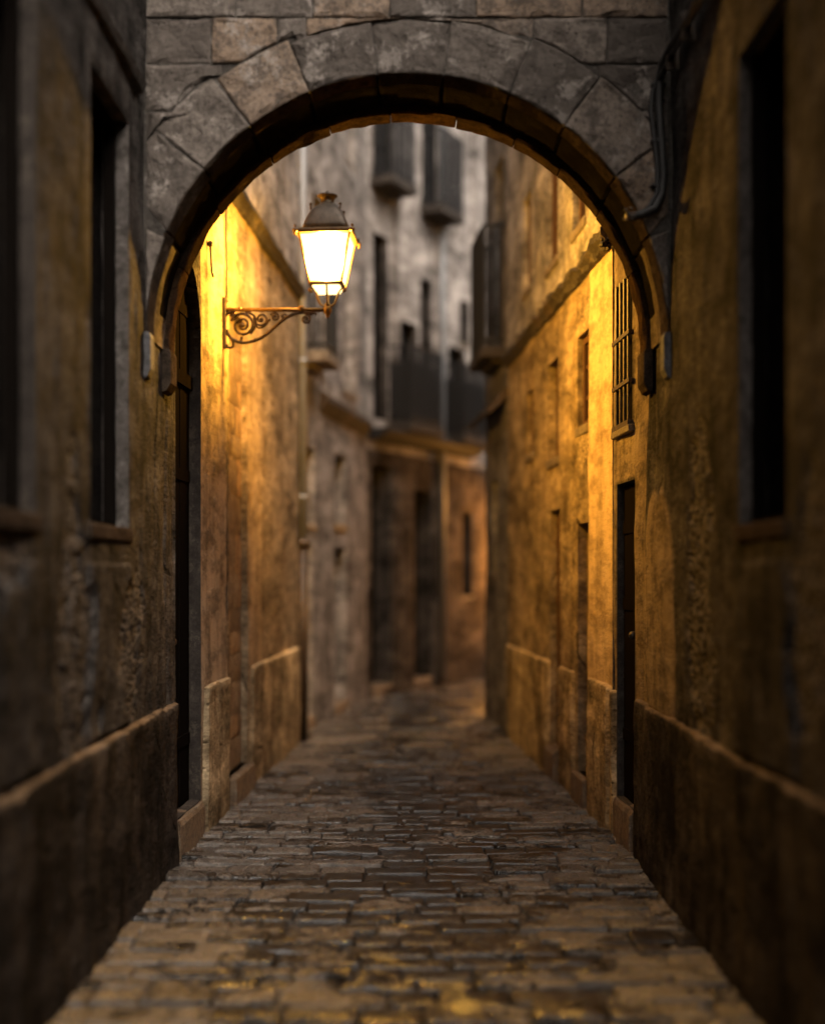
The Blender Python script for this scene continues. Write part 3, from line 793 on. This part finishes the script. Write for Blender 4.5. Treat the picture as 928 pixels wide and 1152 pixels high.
# vault underside, voussoir by voussoir
rnd = random.Random(5)
J = [0, 22, 37, 53, 67, 82, 96.5, 112, 127, 141, 157, 180]
av = np.unique(np.concatenate([np.linspace(0, 180, 181)] + [np.array([j - .5, j - .12, j + .12, j + .5]) for j in J[1:-1]]))
Yv = np.linspace(YF + .08, YB - .13, 14); AA, YY = np.meshgrid(np.radians(av), Yv, indexing='ij')
jn = np.min(np.abs(av[:, None] - np.array(J[1:-1])[None]), axis=1)[:, None]
rr = RI - .008 + .005 * fbm(AA*9, YY*9, 0, 7, 3) + .02 * (1 - sstep(.1, .45, jn))
P_ = np.stack([rr*np.cos(AA), YY, CZ + rr*np.sin(AA)], -1)
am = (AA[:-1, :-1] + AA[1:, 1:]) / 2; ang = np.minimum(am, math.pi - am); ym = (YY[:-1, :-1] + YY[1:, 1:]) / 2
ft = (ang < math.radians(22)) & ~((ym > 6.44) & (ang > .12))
mb = MB(); mb.grid(P_, ~ft, tone=.5 + .5 * vnoise(np.floor(AA*4), 0*AA, 0, 9)); mb.build('vault_lining', M['near_black'], ar, org, smooth=True)
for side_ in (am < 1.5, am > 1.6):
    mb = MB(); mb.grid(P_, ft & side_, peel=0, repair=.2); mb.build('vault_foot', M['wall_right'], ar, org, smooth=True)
# front archivolt: chamfered ring
mb = MB()
def arc_block(mb, a, b, prof, seed, gap=.28, nseg=9, jit=.004):
    rings = []
    for k in range(nseg + 1):
        t = math.radians(a + gap + (b - a - 2*gap) * k / nseg); ring = []
        for q, (r_, y_) in enumerate(prof):
            j = jit * float(fbm(t*12, q*2.7, 0, seed, 3)); jy = jit * float(fbm(t*12, q*2.7, 9, seed, 2))
            rj = r_ + j
            x = rj * math.cos(t); x = max(-1.3, min(1.3, x))
            ring.append((x, y_ + jy, CZ + rj * math.sin(t)))
        rings.append(ring)
    n0 = mb.n(); mb.loft(rings); return n0
for i, (a, b) in enumerate(zip(J, J[1:])):
    n0 = arc_block(mb, a, b, [(1.305, YF + .012), (1.290, YF - .002), (1.284, YF + .01), (1.266, YF + .085), (1.275, YF + .10), (1.305, YF + .105)], i * 3 + 1)
    mb._attr(n0, tone=rnd.random() * .8)
mb.build('archivolt', M['lip'], ar, org)
mb = MB()
J2 = [0, 19, 36, 50, 63, 78, 94, 109, 125, 143, 160, 180]
for i, (a, b) in enumerate(zip(J2, J2[1:])):
    n0 = arc_block(mb, a, b, [(1.302, YB - .15), (1.268, YB - .146), (1.259, YB - .13), (1.258, YB - .01), (1.266, YB + .012), (1.302, YB + .014)], i * 5 + 2, gap=.15, nseg=12, jit=.006)
    mb._attr(n0, tone=rnd.random() * .8)
mb.build('rear_rib', M['rib'], ar, org)
# face stones
def face_stone(mb, poly, seed, proud=.0, tone=.5):
    cx = sum(p[0] for p in poly)/len(poly); cz = sum(p[1] for p in poly)/len(poly)
    dense = []
    for i in range(len(poly)):
        p, q = poly[i], poly[(i+1) % len(poly)]
        L = math.hypot(q[0]-p[0], q[1]-p[1]); n = max(1, int(L / .02))
        for k in range(n): dense.append((p[0] + (q[0]-p[0])*k/n, p[1] + (q[1]-p[1])*k/n))
    per = len(dense); D = np.array(dense); n0 = mb.n()
    jx = .005 * fbm(D[:,0]*14, D[:,1]*14, seed*1.7, seed, 3); jz = .005 * fbm(D[:,0]*14, D[:,1]*14, seed*2.3 + 9, seed, 3)
    D = D + np.stack([jx, jz], -1); C = np.array([cx, cz])
    size = np.maximum(np.linalg.norm(D - C, axis=1), .02)
    for ins, dy in ((0.0, .03), (.0, .005), (.004, .001), (.012, -.002)):
        q = C + (D - C) * (1 - ins / size)[:, None]
        yy = YF + dy - proud + (.005 * fbm(q[:,0]*20, q[:,1]*20, seed, seed, 3) if dy < .02 else 0)
        for (x, z), y in zip(q, np.broadcast_to(yy, (per,))): mb.v.append((x, y, z))
    fr_ = [.86, .7, .5, .3, .12]
    for f_ in fr_:
        q = C + (D - C) * (1 - .016 / size)[:, None] * f_
        yy = YF - .002 - proud + .010 * fbm(q[:,0]*9, q[:,1]*9, seed, seed, 4) - .002
        for (x, z), y in zip(q, yy): mb.v.append((x, y, z))
    nr = 4 + len(fr_)
    mb.v.append((cx, YF - .004 - proud, cz)); c = mb.n() - 1
    for i in range(nr - 1):
        for k in range(per):
            a = n0 + i*per + k; b = n0 + i*per + (k+1) % per; mb.f.append((a, b, b + per, a + per))
    for k in range(per): mb.f.append((n0 + (nr-1)*per + k, n0 + (nr-1)*per + (k+1) % per, c))
    mb._attr(n0, tone=tone)
mb = MB()
RE = [1.60, 1.60, 1.59, 1.585, 1.56, 1.55, 1.545, 1.57, 1.60, 1.60, 1.59]
XL = 1.288
for i, (a, b) in enumerate(zip(J, J[1:])):
    g = .14; t0, t1 = math.radians(a + g), math.radians(b - g)
    sh0 = rnd.uniform(-.02, .02); re = RE[i]
    outer = [(re*math.cos(t0 + (t1-t0)*k/12), CZ + re*math.sin(t0 + (t1-t0)*k/12)) for k in range(13)]
    inner = [(1.290*math.cos(t1 + (t0-t1)*k/12), CZ + 1.290*math.sin(t1 + (t0-t1)*k/12)) for k in range(13)]
    poly = []
    for p in outer + inner:
        x = max(-XL, min(XL, p[0])); poly.append((x, p[1]))
    # drop collapsed duplicates
    pp = []
    for p in poly:
        if not pp or math.hypot(p[0]-pp[-1][0], p[1]-pp[-1][1]) > .004: pp.append(p)
    if i in (0, 10):
        continue
    face_stone(mb, pp, 100 + i, rnd.uniform(-.004, .006), rnd.uniform(.0, .9))
for sgn in (1, -1):
    t1 = math.radians(22 - .28)
    inner = [(1.290*math.cos(t1*(1 - k/10)), CZ + 1.290*math.sin(t1*(1 - k/10))) for k in range(9)]
    poly = [(XL, CZ + .16), (XL, CZ + XL*math.tan(t1))] + inner
    face_stone(mb, [(sgn*x, z) for x, z in (poly if sgn > 0 else poly)], 130 + sgn, 0, .4)
mb.build('voussoirs', M['arch'], ar, org)
mb = MB(); zrows = [3.66, 3.884, 4.117, 4.346, 4.56, 4.80, 5.05, 5.28, 5.5, 5.69]
def px(x): return (x - 458) / 1400 * 6.15
rowx = {0: [-1.288, -1.05, 1.06, 1.288], 1: [px(163), px(250), 0, px(672), 1.288], 2: [px(163), px(238), px(312), px(345), 0, px(600), px(683), 1.288],
        3: [px(163), px(265), px(352), px(438), px(535), px(655), 1.288]}
for r_, (za, zb) in enumerate(zip(zrows, zrows[1:])):
    if r_ in rowx: xx = rowx[r_]
    else:
        xx = [-1.288]
        while xx[-1] < .95: xx.append(xx[-1] + rnd.uniform(.28, .5))
        xx.append(1.288)
    for xa, xb in zip(xx, xx[1:]):
        g = .0035
        pts = []
        def ed(p, q):
            n = 14
            return [(p[0] + (q[0]-p[0])*k/n, p[1] + (q[1]-p[1])*k/n) for k in range(n)]
        A, B, C_, D_ = (xa+g, za+g), (xb-g, za+g), (xb-g, zb-g), (xa+g, zb-g)
        if r_ == 0 and abs(xa + xb) < .5: continue
        loop = ed(A, B) + ed(B, C_) + ed(C_, D_) + ed(D_, A)
        out = []; nin = 0
        for x, z in loop:
            ra = math.hypot(x, z - CZ); t = math.degrees(math.atan2(z - CZ, x))
            k = next((i for i in range(len(J)-1) if J[i] <= t <= J[i+1]), 0)
            lim = RE[k] + .006
            if ra < lim:
                nin += 1
                # push up vertically on to the extrados
                zz = CZ + math.sqrt(max(0, lim*lim - x*x))
                z = min(zz, zb - g)
            out.append((x, z))
        area = 0
        for i in range(len(out)):
            p, q = out[i], out[(i+1) % len(out)]; area += p[0]*q[1] - q[0]*p[1]
        if abs(area) / 2 < .006: continue
        pp = []
        for p in out:
            if not pp or math.hypot(p[0]-pp[-1][0], p[1]-pp[-1][1]) > .003: pp.append(p)
        face_stone(mb, pp, r_*17 + int(xa*10) + 50, rnd.uniform(-.006, .004), rnd.uniform(0, 1))
mb.build('wall_stones', M['arch'], ar, org)
# corbels
def corbel(x, sg, y0, y1, zt, zb, w, m):
    mb = MB()
    prof = [(0, zt), (w*.8, zt), (w, zt - .02), (w, zb + .05), (w*.55, zb + .01), (0, zb)]
    rings = [[(x - sg*p, y, z) for p, z in prof] for y in (y0, y0 + .005, y1)]
    rings[0] = [(x - sg*p*.94, y0 - .003, z) for p, z in prof]
    mb.loft(rings); mb._attr(0, tone=.3)
    mb.build('corbel', m, ar, org, bevel=.004)
for sg in (-1, 1):
    x = 1.30 * sg
    corbel(x, sg, YF - .02, YF + .07, 2.79, 2.56, .038, M['corbel'])
    corbel(x, sg, YB - .16, YB + .015, 2.79, 2.56, .05, M['lip'])

# ------------------------------------------------ cables
rnd = random.Random(2)
mb = MB()
def sag(p, q, n=14, s=.02):
    return [(p[0] + (q[0]-p[0])*k/n, p[1] + (q[1]-p[1])*k/n, p[2] + (q[2]-p[2])*k/n - s*math.sin(math.pi*k/n) + rnd.uniform(-.004, .004)) for k in range(n+1)]
run = sag((1.262, 2.5, 4.12), (1.262, 4.2, 4.06), 20) + sag((1.262, 4.2, 4.06), (1.255, 5.9, 4.10), 18)[1:]
down = [(1.25, 6.08, 4.09), (1.238, 6.11, 4.02), (1.235, 6.115, 3.9), (1.25, 6.115, 3.7), (1.258, 6.115, 3.55), (1.25, 6.115, 3.46), (1.215, 6.11, 3.39), (1.15, 6.10, 3.36), (1.11, 6.10, 3.35)]
mb.tube(run + down, .023, 8)
mb.tube([(a + .0, b + .01, c - .030 - .012*math.sin(i*.9)) for i, (a, b, c) in enumerate(run)] + [(1.23, 6.10, 4.02), (1.205, 6.115, 3.97), (1.195, 6.115, 3.88), (1.215, 6.115, 3.72), (1.228, 6.115, 3.58), (1.225, 6.11, 3.47), (1.19, 6.105, 3.40), (1.15, 6.10, 3.37)], .011, 7)
org = (1.25, 6.1, 3.3)
cb = thing('cable_bundle', 'black cable bundle running along the right wall and down the arch face', 'cable', org)
mb.build('cable', M['cable'], cb, org, smooth=True)
for z in (4.0, 3.72, 3.5):
    mb = MB(); mb.box(1.20, 1.27, 6.10, 6.15, z, z + .012); mb.build('clip', M['cable'], cb, org)
for y in (5.2, 5.62, 5.95):
    mb = MB(); mb.box(1.24, 1.30, y, y + .02, 4.01, 4.14); mb.build('clip', M['iron'], cb, org)
mb = MB(); rn = random.Random(8)
mb.tube([(1.12, 6.10, 3.35), (1.07, 6.10, 3.35)], .024, 8)
for k in range(14):
    a = rn.uniform(0, 6.28); r_ = rn.uniform(.012, .034)
    mb.ball((1.085 + r_*math.cos(a), 6.09 + rn.uniform(-.02, .02), 3.35 + r_*math.sin(a)), rn.uniform(.006, .011), 6)
mb.build('connector', M['iron'], cb, org)
# iron boss at the rear rib
org = (1.1, 6.9, 3.35)
bs = thing('iron_anchor', 'small rusty iron anchor knot under the rear edge of the arch on the right', 'wall anchor', org)
mb = MB()
for k in range(16):
    a = rn.uniform(0, 6.28); r_ = rn.uniform(.01, .05)
    mb.ball((1.11 + r_*math.cos(a), 6.88 + rn.uniform(-.02, .02), 3.42 + r_*math.sin(a)), rn.uniform(.010, .018), 6)
mb.build('knot', M['iron'], bs, org)
mb = MB(); mb.tube([(1.11, 6.88, 3.42), (1.2, 6.95, 3.44), (1.31, 7.0, 3.45)], .012, 6); mb.build('rod', M['iron'], bs, org)
# thin wire up the left wall, above the bracket
mb = MB(); mb.tube([FA.wp(8.36, 3.45 + k*.1, .014 + .004*math.sin(k)) for k in range(14)], .008, 6)
tag(mb.build('lamp_wire', M['cable'], None, (0, 0, 0), smooth=True), 'thin dark wire climbing the lamplit wall above the lantern bracket', 'wire')
mb = MB(); mb.tube([FA.wp(7.82, 3.66, .02), FA.wp(7.82, 3.5, .03), FA.wp(7.82, 3.46, .04)], .007, 6); mb.ball(FA.wp(7.82, 3.67, .02), .02, 8)
tag(mb.build('iron_hook', M['iron'], None, (0, 0, 0), smooth=True), 'small iron hook on the bright wall left of the lantern', 'hook')

# ------------------------------------------------ lantern
LAMP_W = 1180
LY = 8.3; kx = LY / 1400
def PX(x): return (x - 458) * kx
def PZ(y): return 1.6 + (645 - y) * kx

def make_lantern(lampmat, label, root_loc):
    lx, lz = PX(368.5), PZ(345)
    org = (PX(252), LY, PZ(348))
    L = thing('wall_lantern', label, 'street lantern', org, 'wall lanterns')
    rot = R(-4)
    def sq(cx, half, z, n=6, k=.14):
        # squarish ring with softened corners
        pts = []
        for i in range(24):
            a = 2*math.pi*(i + .5)/24; ca, sa = math.cos(a), math.sin(a)
            x = math.copysign(abs(ca)**k, ca)*half; y = math.copysign(abs(sa)**k, sa)*half
            pts.append((cx + x*math.cos(rot) - y*math.sin(rot), LY + x*math.sin(rot) + y*math.cos(rot), z))
        return pts
    def cr(cx, r_, z, n=24): return [(cx + r_*math.cos(2*math.pi*(i+.5)/n), LY + r_*math.sin(2*math.pi*(i+.5)/n), z) for i in range(n)]
    def corner(sx, sy, half, z):
        x, y = sx*half, sy*half
        return (lx + x*math.cos(rot) - y*math.sin(rot), LY + x*math.sin(rot) + y*math.cos(rot), z)
    ht, hb = .165, .105; zt, zb = PZ(269), PZ(321)
    # frame
    mb = MB()
    for sx in (-1, 1):
        for sy in (-1, 1):
            mb.tube([corner(sx, sy, hb, zb), corner(sx, sy, ht, zt)], .0085, 6)
    mb.loft([sq(lx, ht + .004, zt - .006), sq(lx, ht + .022, zt), sq(lx, ht + .026, zt + .018), sq(lx, ht + .012, zt + .032), sq(lx, ht, zt + .036)])
    mb.loft([sq(lx, hb + .004, zb + .008), sq(lx, hb + .010, zb + .002), sq(lx, hb + .008, zb - .012), sq(lx, hb - .004, zb - .016)])
    fr_ = mb.build('lantern_frame', M['bronze'], L, org)
    mb = MB()
    for sx in (-1, 1):
        for sy in (-1, 1):
            p = corner(sx, sy, ht + .022, zt + .012); mb.ball(p, .019, 8); mb.ball((p[0], p[1], p[2] + .03), .010, 8)
            mb.tube([p, (p[0] + sx*.006, p[1], p[2] - .03)], .009, 6)
    mb.build('corner_knob', M['bronze'], fr_, org, smooth=True)
    # panes
    e = .006
    for k, (s0, s1) in enumerate((((-1,-1),(1,-1)), ((1,-1),(1,1)), ((1,1),(-1,1)), ((-1,1),(-1,-1)))):
        mb = MB(); N = 5
        a0, a1 = corner(*s0, hb - e, zb), corner(*s1, hb - e, zb); b0, b1 = corner(*s0, ht - e, zt), corner(*s1, ht - e, zt)
        c = []
        inn = .004
        i0, i1 = corner(*s0, hb - e - inn, zb), corner(*s1, hb - e - inn, zb); j0, j1 = corner(*s0, ht - e - inn, zt), corner(*s1, ht - e - inn, zt)
        mb.hexa([a0, a1, i1, i0, b0, b1, j1, j0])
        mb.build('glass_pane', lampmat, L, org)
    mb = MB(); mb.loft([sq(lx, hb - .03, zb - .045), sq(lx, hb - .014, zb - .02), sq(lx, hb - .014, zb - .017)]); mb.build('base_glass', lampmat, L, org)
    # roof
    mb = MB()
    prof = [(PZ(264), .152, .14), (PZ(257), .146, .2), (PZ(250), .132, .25), (PZ(243), .115, .35), (PZ(238), .098, .45), (PZ(234), .078, .6), (PZ(231), .058, .8), (PZ(229), .048, 1)]
    mb.loft([sq(lx, h, z, k=k) for z, h, k in prof])
    rf = mb.build('lantern_roof', M['roofmetal'], L, org, smooth=True)
    mb = MB(); mb.loft([cr(lx, r_, z) for z, r_ in ((PZ(230), .05), (PZ(228), .042), (PZ(224), .044), (PZ(222), .058), (PZ(221), .068), (PZ(220), .066), (PZ(218.5), .03), (PZ(217), .014), (PZ(215.5), .012), (PZ(215), .004))])
    mb.build('vent_cap', M['roofmetal'], rf, org, smooth=True)
    for sx in (-1, 1):
        for sy in (-1, 1):
            mb = MB(); p = corner(sx, sy, .098, PZ(240)); mb.tube([p, (p[0], p[1], p[2] + .03)], .006, 6); mb.ball((p[0], p[1], p[2] + .034), .011, 8)
            mb.build('roof_finial', M['roofmetal'], rf, org, smooth=True)
    # yoke
    mb = MB()
    for s_ in (-1, 1):
        pts = [(-s_*.0, PZ(345.5)), (s_*.03, PZ(344.5)), (s_*.052, PZ(341)), (s_*.064, PZ(335)), (s_*.075, PZ(329)), (s_*.088, PZ(325.5)), (s_*.104, PZ(324)), (s_*.112, PZ(326.5)), (s_*.104, PZ(329))]
        mb.tube([(lx + a*math.cos(rot), LY + a*math.sin(rot), z) for a, z in pts], .0085, 7)
        mb.ball((lx + s_*.115, LY, PZ(326)), .014, 8)
    for s_ in (-1, 1):
        mb.tube([(lx, LY + s_*.0, PZ(345)), (lx, LY + s_*.05, PZ(341)), (lx, LY + s_*.075, PZ(330)), (lx, LY + s_*.098, PZ(323))], .0075, 6)
    mb.ball((lx, LY, PZ(343.5)), .020, 10)
    mb.build('yoke', M['bronze'], L, org, smooth=True)
    # arm
    mb = MB(); mb.tube([(PX(252), LY, PZ(348.5)), (PX(330), LY, PZ(348.5)), (PX(368), LY, PZ(348.5))], .0135, 8)
    mb.ball((PX(339), LY, PZ(347.5)), .024, 10); mb.ball((PX(270), LY, PZ(347.5)), .017, 8)
    mb.loft([cr(lx, r_, z, 12) for z, r_ in ((PZ(358), .004), (PZ(356), .014), (PZ(354), .012), (PZ(352), .026), (PZ(348), .031), (PZ(345), .02), (PZ(344), .012))])
    mb.build('bracket_arm', M['bronze'], L, org, smooth=True)
    mb = MB(); mb.box(PX(250), PX(254.5), LY - .028, LY + .028, PZ(392), PZ(335))
    mb.ball((PX(255), LY, PZ(338)), .014, 8); mb.ball((PX(255), LY, PZ(389)), .014, 8)
    mb.build('wall_plate', M['iron'], L, org, bevel=.004)
    # scrollwork
    mb = MB()
    def P(x, y): return (PX(x), LY, PZ(y))
    def spiral(cx, cy, r0, r1, a0, turns, n=34, cw=1):
        return [P(cx + (r0 + (r1-r0)*k/n)*math.cos(math.radians(a0) + cw*turns*2*math.pi*k/n), cy + (r0 + (r1-r0)*k/n)*math.sin(math.radians(a0) + cw*turns*2*math.pi*k/n)) for k in range(n+1)]
    def smooth_path(pts, n=8):
        out = []
        for i in range(len(pts) - 1):
            p0, p1, p2, p3 = pts[max(0,i-1)], pts[i], pts[i+1], pts[min(len(pts)-1, i+2)]
            for k in range(n):
                t = k/n
                out.append(tuple(.5*((2*p1[j]) + (-p0[j]+p2[j])*t + (2*p0[j]-5*p1[j]+4*p2[j]-p3[j])*t*t + (-p0[j]+3*p1[j]-3*p2[j]+p3[j])*t**3) for j in (0, 1)))
        out.append(pts[-1]); return [P(*q) for q in out]
    sp = spiral(273, 366, 14, 2.2, 200, 2.1, 50); mb.tube(sp, [.011 - .004*k/50 for k in range(51)], 7)
    mb.ball(P(273, 366), .016, 8)
    sp = spiral(294, 359, 8.5, 1.5, -150, 1.6, 36, -1); mb.tube(sp, .0075, 6); mb.ball(P(294, 359), .011, 8)
    sp = spiral(309.5, 356.5, 5.2, 1.2, -160, 1.5, 30); mb.tube(sp, .0065, 6); mb.ball(P(309.5, 356.5), .009, 8)
    sp = spiral(320, 355.5, 3.4, 1, -160, 1.3, 24, -1); mb.tube(sp, .0055, 6)
    mb.tube(smooth_path([(255, 371), (258, 378), (264, 383), (272, 385.5), (282, 384.5), (293, 380.5), (303, 373.5), (312, 365.5), (322, 357.5), (332, 353), (343, 351.5), (352, 352.5)]), .0115, 7)
    sp = spiral(344, 359, 5.6, 1.3, -95, 1.4, 30); mb.tube(sp, .0085, 7); mb.ball(P(344, 359.5), .010, 8)
    mb.tube(smooth_path([(340, 351), (347, 354), (353, 352), (357, 354)]), .008, 6)
    mb.tube(smooth_path([(254, 356), (257, 352), (264, 350)]), .010, 6)
    mb.tube(smooth_path([(272, 379), (271.5, 385)]), .010, 6)
    mb.tube(smooth_path([(256, 376), (262, 384), (262, 390), (257, 391), (254, 388)]), .009, 6)
    mb.tube(smooth_path([(284, 360), (288, 366), (292, 369), (299, 366), (303, 360)]), .0065, 6)
    mb.tube(smooth_path([(276, 351), (283, 353), (288, 359), (287, 368), (282, 376)]), .008, 6)
    for q in ((281, 372), (262, 355), (297, 378), (287, 382), (303, 360), (326, 355)): mb.ball(P(*q), .010, 7)
    mb.build('scrollwork', M['iron'], L, org, smooth=True)
    bd = bpy.data.lights.new('bulb', 'POINT'); bd.energy = LAMP_W; bd.color = (1.0, .555, .08); bd.shadow_soft_size = .05
    bo = bpy.data.objects.new('bulb', bd); COL.objects.link(bo); bo.parent = L; bo.location = (lx - org[0], 0, PZ(293) - org[2])
    return L, org
L1, o1 = make_lantern(M['lamp'], 'glowing four-sided bronze lantern on a scrolled iron bracket behind the arch', None)

# the second lantern, round the corner, that warms the end house
L2 = L1.copy(); COL.objects.link(L2)
L2.location = (2.06, 19.9, 1.75); L2.rotation_euler = (0, 0, R(-50))
L2['label'] = 'far wall lantern round the corner warming the end house'
def cp(o, par):
    c = o.copy(); COL.objects.link(c); c.parent = par
    if o.name.startswith(('glass_pane', 'base_glass')):
        c.data = o.data.copy(); c.data.materials[0] = M['lamp2']
    if o.type == 'LIGHT': c.data = o.data.copy(); c.data.energy = 1000; c.data.color = (1.0, .45, .09)
    for ch in o.children: cp(ch, c)
for ch in list(L1.children): cp(ch, L2)

# ------------------------------------------------ sky, sun, camera
w = bpy.data.worlds.new('World'); S.world = w; w.use_nodes = True
nt = w.node_tree; bg = nt.nodes['Background']
sk = nt.nodes.new('ShaderNodeTexSky'); sk.sky_type = 'NISHITA'; sk.sun_disc = False
sk.sun_elevation = R(48); sk.sun_rotation = R(155); sk.dust_density = 6; sk.ozone_density = .3; sk.air_density = 1.5
hs = nt.nodes.new('ShaderNodeHueSaturation'); hs.inputs['Saturation'].default_value = .06
nt.links.new(sk.outputs[0], hs.inputs['Color']); wm_ = nt.nodes.new('ShaderNodeMix'); wm_.data_type = 'RGBA'; wm_.blend_type = 'MULTIPLY'; wm_.inputs[0].default_value = 1; wm_.inputs[7].default_value = (1.0, .90, .82, 1)
nt.links.new(hs.outputs[0], wm_.inputs[6]); nt.links.new(wm_.outputs[2], bg.inputs['Color'])
bg.inputs['Strength'].default_value = .15
sd = bpy.data.lights.new('sun', 'SUN'); sd.energy = 1.8; sd.angle = R(40); sd.color = (1, .88, .77)
so = bpy.data.objects.new('sun', sd); COL.objects.link(so)
# sun_rotation is clockwise from +Y: direction to the sun
az, el = R(155), R(48)
tosun = Vector((math.sin(az)*math.cos(el), math.cos(az)*math.cos(el), math.sin(el)))
so.rotation_euler = tosun.to_track_quat('Z', 'Y').to_euler()

cd = bpy.data.cameras.new('camera'); cam = bpy.data.objects.new('camera', cd); COL.objects.link(cam); S.camera = cam
cam.location = (0, 0, 1.6); cam.rotation_euler = (R(90), 0, 0)
cd.sensor_fit = 'VERTICAL'; cd.sensor_height = 36; cd.sensor_width = 29; cd.lens = 36 * 1400 / 1152
cd.shift_x = 6 / 1152; cd.shift_y = -69 / 1152 * -1
cd.clip_start = .05; cd.clip_end = 1000
cd.dof.use_dof = True; cd.dof.focus_distance = 7.25
cd.dof.aperture_fstop = (cd.lens / 1000) / .096
cd.dof.aperture_blades = 0

S.view_settings.view_transform = 'Standard'; S.view_settings.look = 'None'; S.view_settings.exposure = .35; S.view_settings.gamma = 1
S.cycles.use_denoising = True
S.cycles.max_bounces = 4; S.cycles.diffuse_bounces = 2; S.cycles.glossy_bounces = 2; S.cycles.transparent_max_bounces = 6; S.cycles.use_adaptive_sampling = True; S.cycles.adaptive_threshold = .06; S.cycles.sample_clamp_indirect = 6
S.cycles.caustics_reflective = False; S.cycles.caustics_refractive = False
